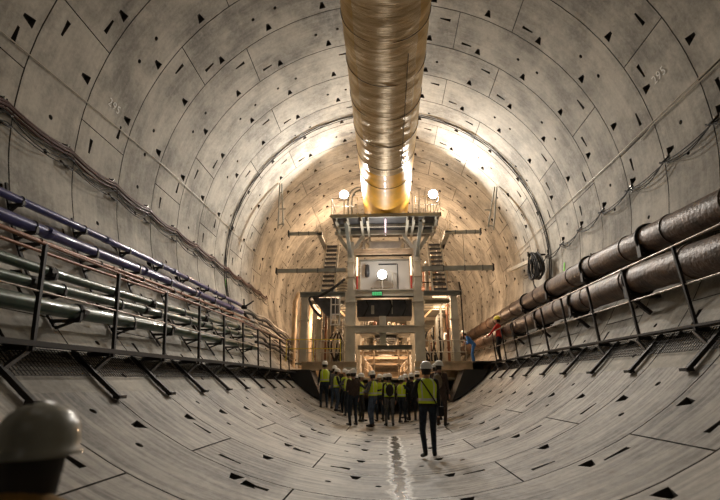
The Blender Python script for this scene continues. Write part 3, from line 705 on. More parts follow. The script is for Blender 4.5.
# wall stay beams
for x0, x1, z, r, w in ((-4.65, -3.0, 8.45, .07, 'upper left'), (2.9, 4.6, 8.38, .07, 'upper right'), (-5.15, -1.84, 6.58, .09, 'lower left'), (1.77, 5.05, 6.6, .11, 'lower right')):
    root = empty('stay_beam', ((x0 + x1) / 2, YF - .05, z), 'horizontal stay beam reaching from the gantry towards the lining, %s one' % w, 'beam', 'stay beams of the gantry')
    b = MB(); b.box((x0, YF - .1, z - r), (x1, YF + .05, z + r)); b.build('beam_bar', M['grey'], root)
    xe = x0 if x0 < -2 else x1; s = -1 if x0 < -2 else 1
    b = MB(); b.box((xe - .03, YF - .17, z - .14), (xe + .03, YF + .12, z + .14)); b.build('end_plate', M['black'], root)
    for k in (.3, .6, .85):
        b = MB(); xx = x0 + (x1 - x0) * k; b.box((xx - .02, YF - .12, z - r - .02), (xx + .02, YF + .07, z + r + .02)); b.build('clamp', M['dgrey'], root)
b = MB(); b.tube([(3.75, YF - .03, 8.3), (3.75, YF - .03, 6.72)], .025, 6); tag(b.build('tie_rod', M['cream']), 'thin vertical rod between the two right stay beams', 'rod')
# hoses over deck
for j, (xo, w) in enumerate(((0, 'outer'), (.18, 'inner'))):
    b = MB(); b.tube(smooth([(-1.0 + xo * .3, 20.9, 10.9 - xo), (-1.3 + xo * .4, 20.7, 10.95 - xo), (-1.7 + xo, 20.5, 10.5 - xo * .4), (-1.75 + xo, 20.5, 9.6), (-1.62 + xo, 20.6, 8.52)], 6), .04, 8)
    tag(b.build('deck_hose', M['grey']), '%s grey hose bent over beside the left side of the duct end' % w, 'hose')
for j, (x, z) in enumerate(((1.45, 10.6), (1.75, 10.2), (2.0, 9.8))):
    b = MB(); b.tube([(x, 21, 8.5), (x, 21, z), (x + .35, 21, z + .3), (x + .35, 21, 8.5)], .03, 6)
    for zz in np.arange(8.8, z, .35): b.tube([(x, 21, zz), (x + .35, 21, zz + .12)], .012, 5)
    tag(b.build('cable_ladder', M['cream']), '%s cream cable ladder standing on the deck right of the duct' % ('tallest', 'middle', 'shortest')[j], 'cable ladder')
# left front: hose, tilted panel, pink-white frame, white column
b = MB(); b.tube(smooth([(-1.85, 20.1, 6.05), (-2.4, 20.0, 5.6), (-3.0, 20.0, 5.25), (-3.45, 20.1, 5.2), (-3.3, 20.1, 4.75), (-2.9, 20.1, 4.3)], 6), .06, 8)
tag(b.build('black_hose', M['dark']), 'thick black hose drooping across the left side platform', 'hose')
root = empty('cable_tray', (-2.9, 21, 4.7), 'dark tilted tray hanging under the left side platform', 'tray')
b = MB(); b.add([(-3.4, 20.4, 5.25), (-2.2, 20.4, 5.25), (-2.2, 20.4, 4.5), (-2.7, 20.4, 4.4), (-3.4, 21.6, 5.25), (-2.2, 21.6, 5.25), (-2.2, 21.6, 4.5), (-2.7, 21.6, 4.4)], [(3, 2, 1, 0), (4, 5, 6, 7), (0, 1, 5, 4), (1, 2, 6, 5), (2, 3, 7, 6), (3, 0, 4, 7)]); b.build('tray_body', M['dgrey'], root)
b = MB(); b.tube([(-3.3, 20.3, 4.9), (-3.0, 20.3, 4.5)], .06, 8); b.build('glow_tube', M['warmtube'], root)
root = empty('ladder_frame', (-2.3, 20.2, 3.9), 'pinkish white ladder frame left of the left gantry leg', 'ladder')
for x in (-2.48, -2.08): 
    b = MB(); b.beam((x, 20.25, 3.95), (x, 20.25, 5.3), .06); b.build('side_rail', M['white'], root)
for z in (3.98, 4.45, 4.9, 5.28):
    b = MB(); b.beam((-2.48, 20.25, z), (-2.08, 20.25, z), .05); b.build('rung', M['white'], root)
b = MB(); b.beam((-2.28, 20.25, 3.98), (-2.28, 20.25, 5.28), .04); b.build('rung', M['white'], root)
b = MB(); b.lathe((-3.13, 21.12, 2.34), [(0, 0), (.2, 0), (.2, .05), (.13, .06), (.13, 1.9), (.19, 1.92), (.19, 2.0), (0, 2.0)], 16)
tag(b.build('white_column', M['cream']), 'short cream vertical pipe standing under the left platform', 'pipe')

kinds = ('pump', 'tank', 'cabinet', 'motor', 'pipe_stack', 'crate')
adj = {'cream': 'cream', 'tan': 'tan', 'grey': 'grey', 'dgrey': 'dark grey', 'lgrey': 'light grey', 'copper': 'rusty orange', 'orange': 'orange', 'dark': 'black'}
def machine(kind, x, y, z, s, mk, label):
    root = empty(kind, (x, y, z), label, kind.replace('_', ' ')); m_ = M[mk]
    if kind == 'tank':
        b = MB(); b.lathe((x, y, z), [(0, 0), (s * .4, 0), (s * .42, .03), (s * .42, s * 1.1), (s * .3, s * 1.25), (0, s * 1.3)], 18); b.build('shell', m_, root)
        b = MB(); b.tube([(x, y, z + s * 1.25), (x, y, z + s * 1.5), (x + s * .3, y, z + s * 1.55)], s * .07, 8); b.build('outlet', M['galv'], root)
        b = MB(); b.lathe((x, y, z + s * .5), [(s * .43, 0), (s * .46, .02), (s * .46, .06), (s * .43, .08)], 18); b.build('hoop', M['black'], root)
    elif kind == 'pump':
        b = MB(); b.tube([(x - s * .4, y, z + s * .45), (x + s * .25, y, z + s * .45)], s * .28, 14); b.build('casing', m_, root)
        b = MB(); b.tube([(x, y, z + s * .5), (x, y, z + s * 1.2), (x + s * .5, y, z + s * 1.25)], s * .11, 10); b.build('discharge_pipe', M['copper'], root)
        b = MB(); b.box((x - s * .5, y - s * .3, z), (x + s * .4, y + s * .3, z + s * .15)); b.build('base_frame', M['dgrey'], root)
    elif kind == 'cabinet':
        b = MB(); b.box((x - s * .35, y - s * .2, z + .06), (x + s * .35, y + s * .2, z + s * 1.4)); b.build('body', m_, root)
        b = MB(); b.box((x - s * .31, y - s * .215, z + .12), (x + s * .31, y - s * .2, z + s * 1.32)); b.build('door', M['lgrey'] if mk != 'lgrey' else M['cream'], root)
        b = MB(); b.box((x - s * .35, y - s * .2, z), (x + s * .35, y + s * .2, z + .06)); b.build('plinth', M['black'], root)
    elif kind == 'motor':
        b = MB(); b.tube([(x, y, z + s * .15), (x, y, z + s * .95)], s * .25, 14); b.build('housing', m_, root)
        for i in range(5):
            b2 = MB(); b2.tube([(x, y, z + s * (.25 + .13 * i)), (x, y, z + s * (.28 + .13 * i))], s * .29, 14); b2.build('fin', M['dgrey'], root)
        b = MB(); b.box((x - s * .33, y - s * .33, z), (x + s * .33, y + s * .33, z + s * .15)); b.build('foot', M['black'], root)
    elif kind == 'pipe_stack':
        for i in range(4):
            b = MB(); xx = x + (i - 1.5) * s * .2; h = z + s * (1.2 + .25 * ((i * 7) % 3)); b.tube([(xx, y, z), (xx, y, h), (xx, y + .3, h + .15)], s * .07, 8); b.build('riser', m_ if i % 2 else M['galv'], root)
        b = MB(); b.beam((x - s * .45, y - s * .08, z + s * .6), (x + s * .45, y - s * .08, z + s * .6), .05); b.build('clamp_bar', M['black'], root)
    else:
        b = MB(); b.box((x - s * .4, y - s * .3, z), (x + s * .4, y + s * .3, z + s * .55)); b.build('box', m_, root)
        for k in (-.25, .25):
            b = MB(); b.box((x + k * s - .03, y - s * .31, z), (x + k * s + .03, y + s * .31, z + s * .57)); b.build('batten', M['dgrey'], root)

# clutter in the side bays just behind the front frame
for s, w in ((-1, 'left'), (1, 'right')):
    root = empty('bay_floor', (s * 2.8, 21.6, 2.3), 'steel bay floor behind the %s base beam' % w, 'floor deck')
    b = MB(); b.box((s * 1.9, 20.8, 2.28), (s * 4.15, 23.4, 2.34)); b.build('floor_plate', M['grey'], root)
    b = MB()
    for z in (2.75, 3.25): b.tube([(s * 1.75, 20.25, z), (s * 3.55, 20.25, z)], .022, 6)
    for x in (1.95, 2.5, 3.0, 3.5): b.tube([(s * x, 20.3, 2.36), (s * x, 20.25, 3.25)], .022, 6)
    tag(b.build('bay_rail', M['lgrey']), 'grey guard rail on the %s base beam of the gantry' % w, 'guard rail')
    rr = random.Random(31 + s)
    for j in range(7):
        x = s * (2.0 + .22 * j); h = rr.uniform(1.2, 2.9); m_ = rr.choice(['cream', 'tan', 'lgrey', 'dark', 'copper'])
        b = MB(); yy = 21.1 + rr.uniform(0, .9); b.tube([(x, yy, 2.34), (x, yy, 2.34 + h), (x + .12, yy + .25, 2.5 + h)], rr.uniform(.03, .08), 8)
        for q in (.25, .6, .85): b.box((x - .1, yy - .06, 2.34 + h * q), (x + .1, yy + .06, 2.38 + h * q))
        tag(b.build('riser', M[m_]), '%s riser pipe, %s outward from the leg in the %s bay' % (adj[m_], ORD[j].replace('nearest', 'first'), w), 'pipe', 'riser pipes in the gantry bays')
    for j, (x, z, mk) in enumerate(((2.25, 2.34, 'dark'), (2.9, 2.34, 'copper'), (3.3, 2.34, 'cream'))):
        machine(('pump', 'cabinet', 'motor')[j], s * x, 22.4, z, .8, mk, '%s %s at the back of the %s front bay' % (adj[mk], ('pump', 'cabinet', 'motor')[j], w))
for j, (p, q) in enumerate((((-1.35, 20.9, 7.65), (-.8, 20.9, 8.25)), ((-.7, 20.9, 7.65), (-.7, 20.9, 8.3)), ((.75, 20.9, 7.65), (.75, 20.9, 8.3)), ((1.3, 20.9, 7.65), (.85, 20.9, 8.25)), ((-1.0, 20.7, 7.65), (-1.0, 20.7, 8.3)), ((1.05, 20.7, 7.65), (1.05, 20.7, 8.3)))):
    b = MB(); b.beam(p, q, .09); tag(b.build('deck_strut', M['cream']), '%s cream strut from the left between upper cross beam and deck' % ORD[j].replace('nearest', 'first'), 'strut', 'struts under the deck')
for x in (-1.15, -.6, .1, .62, 1.1):
    b = MB(); b.tube([(x, 22.7, 1.72), (x, 22.7, 3.45), (x + .1, 23.0, 3.5)], .045, 8); b.box((x - .09, 22.65, 2.3), (x + .09, 22.75, 2.36)); b.box((x - .07, 22.65, 3.0), (x + .07, 22.75, 3.05))
    if abs(x) > .5: tag(b.build('portal_pipe', M['tan']), 'tan vertical pipe inside the gantry opening, %s' % {-1.15: 'far left', -.6: 'inner left', .62: 'inner right', 1.1: 'far right'}[x], 'pipe')

# machinery inside the gantry and beyond it
def rear_portal(i, y):
    root = empty('rear_portal', (0, y, 1.9), '%s grey steel portal frame behind the front gantry' % ORD[i].replace('nearest', 'first'), 'portal frame', 'portal frames behind the gantry')
    for x in (-1.55, 1.5):
        b = MB(); b.box((x - .17, y - .15, 1.75), (x + .17, y + .15, 7.6)); b.build('leg', M['lgrey'], root)
        s = 1 if x > 0 else -1
        b = MB(); b.box((s * 3.6 - .12, y - .12, 2.0), (s * 3.6 + .12, y + .12, 5.4)); b.build('leg', M['tan'], root)
    for z, h, a in ((7.6, .25, 2.4), (5.4, .2, 3.7), (3.0, .16, 1.5), (1.9, .25, 4.2)):
        b = MB(); b.ibeam((-a, y, z), (a, y, z), .2, h); b.build('cross_beam', M['lgrey'] if z > 3.5 else M['tan'], root)
    for s in (-1, 1):
        b = MB(); b.beam((s * 1.6, y, 4.4), (s * 2.5, y, 5.3), .1); b.build('knee_brace', M['tan'], root)
for i, y in enumerate((24.5, 28.5, 32.5, 37, 42)): rear_portal(i, y)
root = empty('service_floor', (0, 34, 1.7), 'light steel service floor running back inside the gantry', 'floor deck')
b = MB(); b.box((-4.2, 22.6, 1.62), (4.2, 48, 1.72)); b.build('floor_plate', M['cream'], root)
for s in (-1, 1):
    b = MB(); b.tube([(s * 1.1, 22.8, 2.65), (s * 1.1, 46, 2.65)], .03, 6); b.tube([(s * 1.1, 22.8, 2.2), (s * 1.1, 46, 2.2)], .025, 6)
    for y in np.arange(22.8, 46.1, 1.5): b.tube([(s * 1.1, y, 1.72), (s * 1.1, y, 2.65)], .025, 6)
    b.build('handrail', M['tan'], root)
root = empty('upper_floor', (0, 34, 5.5), 'upper equipment floor running back behind the cabin', 'floor deck')
b = MB(); b.box((-3.7, 23.6, 5.52), (3.7, 46, 5.6)); b.build('floor_plate', M['grey'], root)
rr = random.Random(12); cnt = {}
spots = []
for lev, z in (('lower', 1.72), ('upper', 5.6)):
    for side in (-1, 1):
        for j in range(9):
            spots.append((lev, z, side, j))
sidew = {-1: 'left', 1: 'right'}
for lev, z, side, j in spots:
    y = 23.6 + j * 1.55 + rr.uniform(-.3, .3); kind = kinds[(j * 2 + (side > 0) + (lev == 'upper') * 3) % 6] if True else ''
    mk = rr.choice(['cream', 'tan', 'tan', 'lgrey', 'copper', 'dgrey', 'orange' if j > 3 else 'cream'])
    x = side * rr.uniform(2.2, 3.1)
    machine(kind, x, y, z, rr.uniform(1.1, 1.7), mk, '%s %s on the %s gantry floor, %s in the %s row' % (adj[mk], kind.replace('_', ' '), lev, ORD[j].replace('nearest', 'first'), sidew[side]))
# items glimpsed straight through the portal
machine('motor', -.1, 26.5, 3.765, .7, 'orange', 'orange motor standing on the conveyor behind the gantry legs')
b = MB(); b.box((-1.3, 22.7, 3.9), (-.62, 24.8, 3.96)); b.box((-.68, 22.7, 3.9), (1.2, 22.72, 3.96)); b.box((-1.3, 22.7, 3.84), (1.25, 24.8, 3.955)); tag(b.build('valve_shelf', M['grey']), 'grey steel shelf under the row of pipe valves', 'shelf')
machine('crate', .05, 44, 1.72, 1.6, 'tan', 'tan crate far back in the opening between the gantry legs')
for j, (x, mk) in enumerate(((-.95, 'cream'), (-.55, 'copper'), (.2, 'cream'), (.45, 'tan'), (.7, 'cream'), (.98, 'copper'))):
    b = MB(); y = 22.9 + .3 * j; b.tube([(x, y, 3.96), (x, y, 4.42), (x, y + .5, 4.5)], .11, 10); b.box((x - .14, y - .14, 4.1), (x + .14, y + .14, 4.18))
    tag(b.build('valve', M[mk]), '%s pipe valve, %s from the left, in the gap above the lower cross beam' % (adj[mk], ORD[j].replace('nearest', 'first')), 'valve', 'valves above the lower cross beam')
root = empty('conveyor', (0, 34, 3.6), 'conveyor with rollers running back high inside the gantry', 'conveyor')
b = MB(); b.box((-.55, 23.2, 3.7), (.55, 45, 3.76)); b.build('belt', M['dark'], root)
for s in (-1, 1):
    b = MB(); b.ibeam((s * .6, 23.2, 3.72), (s * .6, 45, 3.72), .08, .22); b.build('side_frame', M['lgrey'], root)
for y in np.arange(23.6, 36, 1.2):
    b = MB(); b.tube([(-.5, y, 3.62), (.5, y, 3.62)], .06, 10); b.build('roller', M['galv'], root)
# overhead lamps inside (they give the warm light beyond)
for i, (x, y, z) in enumerate(((0.9, 25.5, 5.395), (-.9, 29.5, 5.395), (0.9, 33.5, 5.395), (-.9, 38, 5.395), (2.9, 24.2, 5.395), (-2.9, 24.2, 5.395))):
    root = empty('strip_lamp', (x, y, z), '%s warm strip lamp under the upper floor inside the gantry' % ORD[i].replace('nearest', 'first'), 'lamp', 'strip lamps inside the gantry')
    b = MB(); b.box((x - .3, y - .08, z + .03), (x + .3, y + .08, z + .12)); b.build('housing', M['white'], root)
    b = MB(); b.box((x - .27, y - .05, z - .01), (x + .27, y + .05, z + .03)); b.build('tube', M['warmtube'], root)
    area((x, y, z - .03), (0, 0, 0), .5, 120, (1, .62, .36), 180, .12)
for i, (x, y, z) in enumerate(((2.55, 20.9, 5.33), (-2.45, 20.75, 5.33))):  # left lamp is added fill for the gantry front, right one real
    w = 'right' if x > 0 else 'left'
    root = empty('strip_lamp', (x, y, z), 'bright strip lamp under the front edge of the side platform, %s (left one is added fill)' % w, 'lamp')
    b = MB(); b.box((x - .35, y - .08, z + .03), (x + .35, y + .08, z + .12)); b.build('housing', M['white'], root)
    b = MB(); b.box((x - .32, y - .05, z - .02), (x + .32, y + .05, z + .03)); b.build('tube', M['warmtube'], root)
    area((x, y, z - .05), (0, 0, 0), .6, 90, (1, .75, .52), 180, .12)
area((.07, 19.4, 8.3), (0, 0, 0), 1.6, 90, (1, .84, .78), 180, .1)  # added fill light for the gantry front, no lamp of its own
# vertical pipes at left rear wall and yellow railing
for j, x in enumerate((-4.75, -4.45, -4.1)):
    b = MB(); b.tube([(x, 23.2 + j * .5, 2.2), (x, 23.2 + j * .5, 5.6), (x + .1, 23.6 + j * .5, 6.1)], .13, 12)
    tag(b.build('riser_pipe', M['tan']), 'tan riser pipe by the left lining beyond the hoses, %s from the wall' % ORD[j].replace('nearest', 'first'), 'pipe', 'riser pipes left of the gantry')
b = MB()
for z in (2.9, 3.3): b.tube([(-4.4, 20.0, z), (-2.0, 20.0, z)], .02, 6)
for x in (-4.4, -3.2, -2.0): b.tube([(x, 20.0, 2.36), (x, 20.0, 3.3)], .02, 6)
tag(b.build('barrier_rail', M['hyellow']), 'thin yellow barrier rail on the left base beam', 'barrier')
for s in (1, -1):
    b = MB(); x = s * 2.1
    for i in range(7):
        r_ = random.Random(i + 50 * s); xx = x + r_.uniform(-.4, .4)
        b.tube(smooth([(xx, 20.9, 3.6 + r_.uniform(-.2, .4)), (xx + r_.uniform(-.25, .25), 20.7, 3.1), (xx + r_.uniform(-.3, .3), 20.8, 2.4)], 5), .035, 6)
    tag(b.build('hose_cluster', M['dark']), 'tangle of black hoses hanging %s of the gantry legs' % ('right' if s > 0 else 'left'), 'hoses')

# ------------------------------------------------------------ people
def sphere(mb, c, rx, ry=None, rz=None, n=14):
    ry = ry or rx; rz = rz or rx; vs = []; fs = []
    m = n // 2
    for i in range(1, m):
        a = PI * i / m
        for k in range(n): vs.append((c[0] + rx * math.sin(a) * math.cos(2 * PI * k / n), c[1] + ry * math.sin(a) * math.sin(2 * PI * k / n), c[2] + rz * math.cos(a)))
    t = len(vs); vs += [(c[0], c[1], c[2] + rz), (c[0], c[1], c[2] - rz)]
    for i in range(m - 2):
        for k in range(n): fs.append((i * n + k, (i + 1) * n + k, (i + 1) * n + (k + 1) % n, i * n + (k + 1) % n))
    for k in range(n): fs.append((t, k, (k + 1) % n)); fs.append((t + 1, (m - 2) * n + (k + 1) % n, (m - 2) * n + k))
    mb.add(vs, fs, 0, True)
def capsule(mb, p, q, r1, r2, n=12):
    p = Vector(p); q = Vector(q); d = (q - p); L = d.length; d.normalize()
    a = Vector((0, 0, 1)) if abs(d.z) < .9 else Vector((1, 0, 0)); u = d.cross(a).normalized(); w = d.cross(u)
    prof = [(-r1 * math.cos(t), r1 * math.sin(t)) for t in (.35, .8, 1.25)] + [(0, r1), (L, r2)] + [(L + r2 * math.cos(t), r2 * math.sin(t)) for t in (1.25, .8, .35)]
    vs = [p + d * h + (u * math.cos(2 * PI * k / n) + w * math.sin(2 * PI * k / n)) * r for h, r in prof for k in range(n)]
    vs += [p - d * r1, q + d * r2]; m = len(prof); fs = []
    for i in range(m - 1):
        for k in range(n): fs.append((i * n + k, i * n + (k + 1) % n, (i + 1) * n + (k + 1) % n, (i + 1) * n + k))
    for k in range(n): fs.append((m * n, (k + 1) % n, k)); fs.append((m * n + 1, (m - 1) * n + k, (m - 1) * n + (k + 1) % n))
    mb.add(vs, fs, 0, True)
def ik(a, c, l1, l2, hint):
    a = Vector(a); c = Vector(c); d = c - a; D = min(d.length, (l1 + l2) * .999); dn = d.normalized(); c = a + dn * D
    x = (l1 * l1 - l2 * l2 + D * D) / (2 * D); h = math.sqrt(max(0, l1 * l1 - x * x))
    hv = Vector(hint); hv = (hv - dn * hv.dot(dn)).normalized()
    return a + dn * x + hv * h, c
ARMS = {  # hand target (x outwards, y forward, z) and elbow hint, finger direction
 'down': ((.27, .04, .80), (.3, -1, 0), (0, .15, -1)), 'hang': ((.25, .10, .82), (.3, -1, 0), (0, .3, -1)),
 'front': ((.08, .30, 1.12), (.6, -.6, -1), (-.6, .6, .1)), 'phone': ((.09, .34, 1.45), (.5, -.1, -1), (-.2, .5, .9)),
 'hip': ((.20, .06, 1.02), (1, -.5, 0), (-.5, .7, -.3)), 'point': ((.22, .60, 1.36), (.3, 0, -1), (.1, 1, .1)), 'rail': ((.15, .42, .98), (.5, -.5, -.5), (0, 1, -.3)),
 'fold': ((-.08, .24, 1.2), (.7, -.1, -.8), (-1, .1, .1)), 'swingb': ((.26, -.18, .86), (.2, -1, .2), (0, -.1, -1)), 'strap': ((.10, .17, 1.30), (.8, -.2, -1), (-.5, .2, .6))}
def person(label, pos, face, H=1.74, jacket='navy', legs='navy', vest=True, arms=('down', 'down'), stance=(0, 0), pack=None, helmet='helmet', head=(0, 0), lean=0., kneel=False, vox=.012, group=None, bag=False, phone=False):
    """local frame: faces +Y, z up, origin between the feet"""
    root = empty('person', pos, label, 'person', group, math.radians(face)); k = (H - .03) / 1.75
    root.scale = (k, k, k)
    mb = MB(); caps = []
    def cap(p, q, r1, r2, t, n=12): capsule(mb, p, q, r1, r2, n); caps.append((Vector(p), Vector(q), r1, r2, t))
    hz = .92; bz = 0.
    if kneel: bz = -.43
    ly = lean
    def U(x, y, z):   # upper body point with lean forward
        dz_ = z - .95; return Vector((x, y + math.sin(ly) * dz_, .95 + bz + dz_ * math.cos(ly)))
    # torso
    for s in (-1, 1):
        cap(U(s * .075, 0, .97), U(s * .07, 0, 1.12), .108, .10, 'J'); cap(U(s * .07, 0, 1.12), U(s * .095, 0, 1.32), .10, .108, 'J')
        cap(U(s * .06, 0, 1.36), U(s * .165, -.005, 1.425), .085, .062, 'J')
        cap(U(s * .085, 0, .94), U(s * .085, 0, .90), .105, .10, 'L')
    cap(U(0, .01, .96), U(0, .01, 1.34), .108, .11, 'J'); cap(U(0, -.005, 1.42), U(0, .01, 1.53), .062, .054, 'S')
    cap(U(0, 0, 1.40), U(0, 0, 1.44), .085, .072, 'J')
    if kneel:
        cap(U(0, -.03, 1.46), U(0, -.02, 1.54), .088, .082, 'J')
        for s in (-1, 1): cap(U(s * .04, -.02, 1.50), U(s * .18, -.01, 1.45), .075, .068, 'J')
    # head
    hx, hy = head; hb = U(0, .02, 1.62)
    def Hh(x, y, z):
        v = Vector((x, y, z)); v.rotate(Matrix.Rotation(math.radians(hx), 3, 'Z') @ Matrix.Rotation(math.radians(hy), 3, 'X')); return hb + v
    def sph(c, r, t, rr=None):
        sphere(mb, c, r, *(rr or (r, r))); caps.append((Vector(c), Vector(c), r, r, t))
    sph(Hh(0, 0, .03), .084, 'S', (.098, .102)); cap(Hh(0, .03, -.035), Hh(0, .045, -.065), .062, .045, 'S')
    cap(Hh(0, .088, .015), Hh(0, .110, -.012), .010, .015, 'S', 8)
    for s in (-1, 1):
        cap(Hh(s * .082, -.01, .02), Hh(s * .084, -.005, -.015), .016, .012, 'S', 8)
        cap(Hh(s * .03, .078, .03), Hh(s * .045, .07, .03), .014, .012, 'S', 8)
    cap(Hh(-.02, .086, -.045), Hh(.02, .086, -.045), .011, .011, 'S', 8)
    # legs
    for s, st in ((-1, stance[0]), (1, stance[1])):
        hip = Vector((s * .095, 0, hz + bz))
        if kneel:
            knee = Vector((s * .13, .16, .09)); ank = Vector((s * .14, -.26, .07)); toe = ank + Vector((0, -.1, -.03)); heel = ank
        else:
            lift = max(0, -st) * .28; ank = Vector((s * .115, st, .085 + lift)); knee, ank = ik(hip, ank, .43, .42, (s * .1, 1, 0))
            down = -.045 if lift < .02 else -.11
            toe = ank + Vector((s * .03, .15, down if lift < .02 else -.10)); heel = ank + Vector((0, -.035, -.045))
        cap(hip, knee, .092, .062, 'L'); cap(knee, ank, .062, .046, 'L')
        cap(heel, toe, .043, .035, 'B'); cap(ank, heel, .048, .042, 'B')
        cap(toe + Vector((s * .015, 0, 0)), toe + Vector((-s * .015, .01, 0)), .035, .033, 'B')
    # arms and hands
    for s, key in ((-1, arms[0]), (1, arms[1])):
        tgt, hint, fd = ARMS[key]
        sh = U(s * .185, -.005, 1.415); t = U(s * tgt[0], tgt[1], tgt[2]) if key not in ('down', 'hang', 'swingb') else Vector((s * tgt[0], tgt[1] + math.sin(ly) * .3, tgt[2] + bz))
        el, wr = ik(sh, t, .29, .26, (s * hint[0], hint[1], hint[2]))
        cap(sh, el, .056, .044, 'J'); cap(el, wr, .044, .033, 'J'); 
        f = Vector((s * fd[0], fd[1], fd[2])).normalized(); side_ = f.cross(Vector((s, .2, .1))).normalized()
        nrm = f.cross(side_).normalized()
        pe = wr + f * .085
        for o in (-.025, 0, .025): cap(wr + side_ * o * .6, pe + side_ * o, .019, .016, 'S', 8)
        for o, L_ in ((-.036, .062), (-.012, .075), (.012, .07), (.036, .055)):
            b0 = pe + side_ * o; b1 = b0 + f * L_ * .55 + nrm * .006; b2 = b1 + (f * .8 + nrm * .6).normalized() * L_ * .5
            cap(b0, b1, .0105, .0100, 'S', 8); cap(b1, b2, .0100, .0088, 'S', 8)
        tb = wr + f * .03 - side_ * .028; t1 = tb + (f * .6 - side_ * .8).normalized() * .045; cap(tb, t1, .0125, .0115, 'S', 8); cap(t1, t1 + f * .035 + nrm * .01, .0115, .010, 'S', 8)
        if phone and s == 1: phone_at = pe + f * .03
    # union -> one continuous skin
    tmp = mb.build('tmp_body', M['navy'], None, True); md = tmp.modifiers.new('r', 'REMESH'); md.mode = 'VOXEL'; md.voxel_size = vox; md.use_smooth_shade = True
    md2 = tmp.modifiers.new('s', 'SMOOTH'); md2.factor = .5; md2.iterations = 2 if vox > .01 else 3
    dg = bpy.context.evaluated_depsgraph_get(); me = bpy.data.meshes.new_from_object(tmp.evaluated_get(dg)); old = tmp.data
    bpy.data.objects.remove(tmp); bpy.data.meshes.remove(old)
    nf = len(me.polygons); cen = np.empty(nf * 3); me.polygons.foreach_get('center', cen); cen = cen.reshape(-1, 3)
    best = np.full(nf, 1e9); idx = np.zeros(nf, int); tm = {'J': 0, 'L': 1, 'S': 2, 'B': 3}
    for p, q, r1, r2, t in caps:
        p = np.array(p); q = np.array(q); d = q - p; L2 = max(d @ d, 1e-9); tt = np.clip((cen - p) @ d / L2, 0, 1)
        dist = np.linalg.norm(cen - (p + tt[:, None] * d), axis=1) - (r1 + (r2 - r1) * tt)
        u = dist < best; best[u] = dist[u]; idx[u] = tm[t]
    me.materials.clear()
    for m_ in (M[jacket], M[legs], M['skin'], M['boot']): me.materials.append(m_)
    me.polygons.foreach_set('material_index', idx.astype(np.int32)); me.polygons.foreach_set('use_smooth', [True] * nf); me.update()
    o = bpy.data.objects.new('body', me); COL.objects.link(o); o.parent = root
    # hair under the helmet rim
    b = MB(); n = 18; pr = [(.094, -.02), (.103, .02), (.104, .06), (.09, .1), (.05, .125), (0, .13)]
    vs = []; 
    for r, z in pr:
        for j in range(n):
            a = PI + PI * (j / (n - 1)) ; vs.append(Hh(r * .95 * math.cos(a), r * 1.08 * math.sin(a) - .004, z - (.045 if z < 0 else 0)))
    b.add(vs, [(i * n + j, i * n + j + 1, (i + 1) * n + j + 1, (i + 1) * n + j) for i in range(len(pr) - 1) for j in range(n - 1)], 0, True); b.build('hair', M['hair'], root, True)
    # helmet
    b = MB(); n = 28; prof = [(.150, .052), (.153, .058), (.134, .068), (.134, .10), (.125, .14), (.102, .178), (.06, .203), (0, .212)]
    vs = []
    for i, (r, z) in enumerate(prof):
        for j in range(n):
            a = 2 * PI * j / n; pk = (1.0 + (.22 * max(0, math.sin(a)) ** 3 if i < 2 else 0)); rx = r * .90; ry = r * 1.04
            rid = .008 if (abs(math.cos(a)) < .16 and i > 3) else 0
            vs.append(Hh(rx * math.cos(a) * (1 if i > 1 else .97), ry * math.sin(a) * pk, z + rid))
    inner = [Hh(.128 * .9 * math.cos(2 * PI * j / n), .128 * 1.04 * math.sin(2 * PI * j / n), .055) for j in range(n)]
    fs = [(i * n + j, i * n + (j + 1) % n, (i + 1) * n + (j + 1) % n, (i + 1) * n + j) for i in range(len(prof) - 1) for j in range(n)]
    base = len(vs); vs += inner; fs += [(j, base + j, base + (j + 1) % n, (j + 1) % n) for j in range(n)]
    b.add(vs, fs, 0, True); b.build('helmet', M[helmet], root, True)
    # vest: open shell around the torso with reflective bands
    if vest:
        b = MB(); n = 36; lv = [(1.0, .186, .126), (1.02, .185, .126), (1.035, .184, .125), (1.04, .184, .125), (1.05, .184, .125), (1.10, .180, .122), (1.11, .180, .122), (1.2, .186, .126), (1.3, .200, .130), (1.36, .198, .126), (1.42, .180, .110), (1.465, .125, .092), (1.485, .085, .078)]
        vs = []; ir = []
        for z, a_, b_ in lv:
            for j in range(n):
                t = 2 * PI * j / n; c, s_ = math.cos(t), math.sin(t); e = .8
                vs.append(U(a_ * math.copysign(abs(c) ** e, c), b_ * math.copysign(abs(s_) ** e, s_), z))
        for i in range(len(lv) - 1):
            for j in range(n):
                t = 2 * PI * (j + .5) / n; z = (lv[i][0] + lv[i + 1][0]) / 2
                if 1.28 < z < 1.43 and abs(math.sin(t)) < .32: continue       # arm holes
                mi = 1 if (i in (4,)) or (abs(abs(math.cos(t)) - .57) < .09 and z > 1.1) else 0
                if jacket == 'brown': pass
                b.f.append((i * n + j, i * n + (j + 1) % n, (i + 1) * n + (j + 1) % n, (i + 1) * n + j)); b.m.append(mi); b.sm.append(True)
        b.v = [tuple(v) for v in vs]; o = b.build('safety_vest', [M['vest'], M['band']], root, True)
        sm = o.modifiers.new('thick', 'SOLIDIFY'); sm.thickness = .006
    if pack:
        b = MB(); c = U(0, -.2, 1.22)
        sphere(b, c, .15, .10, .22, 16); b.build('backpack', M[pack], root, True)
        b = MB()
        for s in (-1, 1): b.tube([U(s * .10, -.14, 1.38), U(s * .12, -.02, 1.505), U(s * .12, .12, 1.42), U(s * .13, .135, 1.2), U(s * .15, .0, 1.05)], .016, 6)
        b.build('backpack_strap', M[pack], root, True)
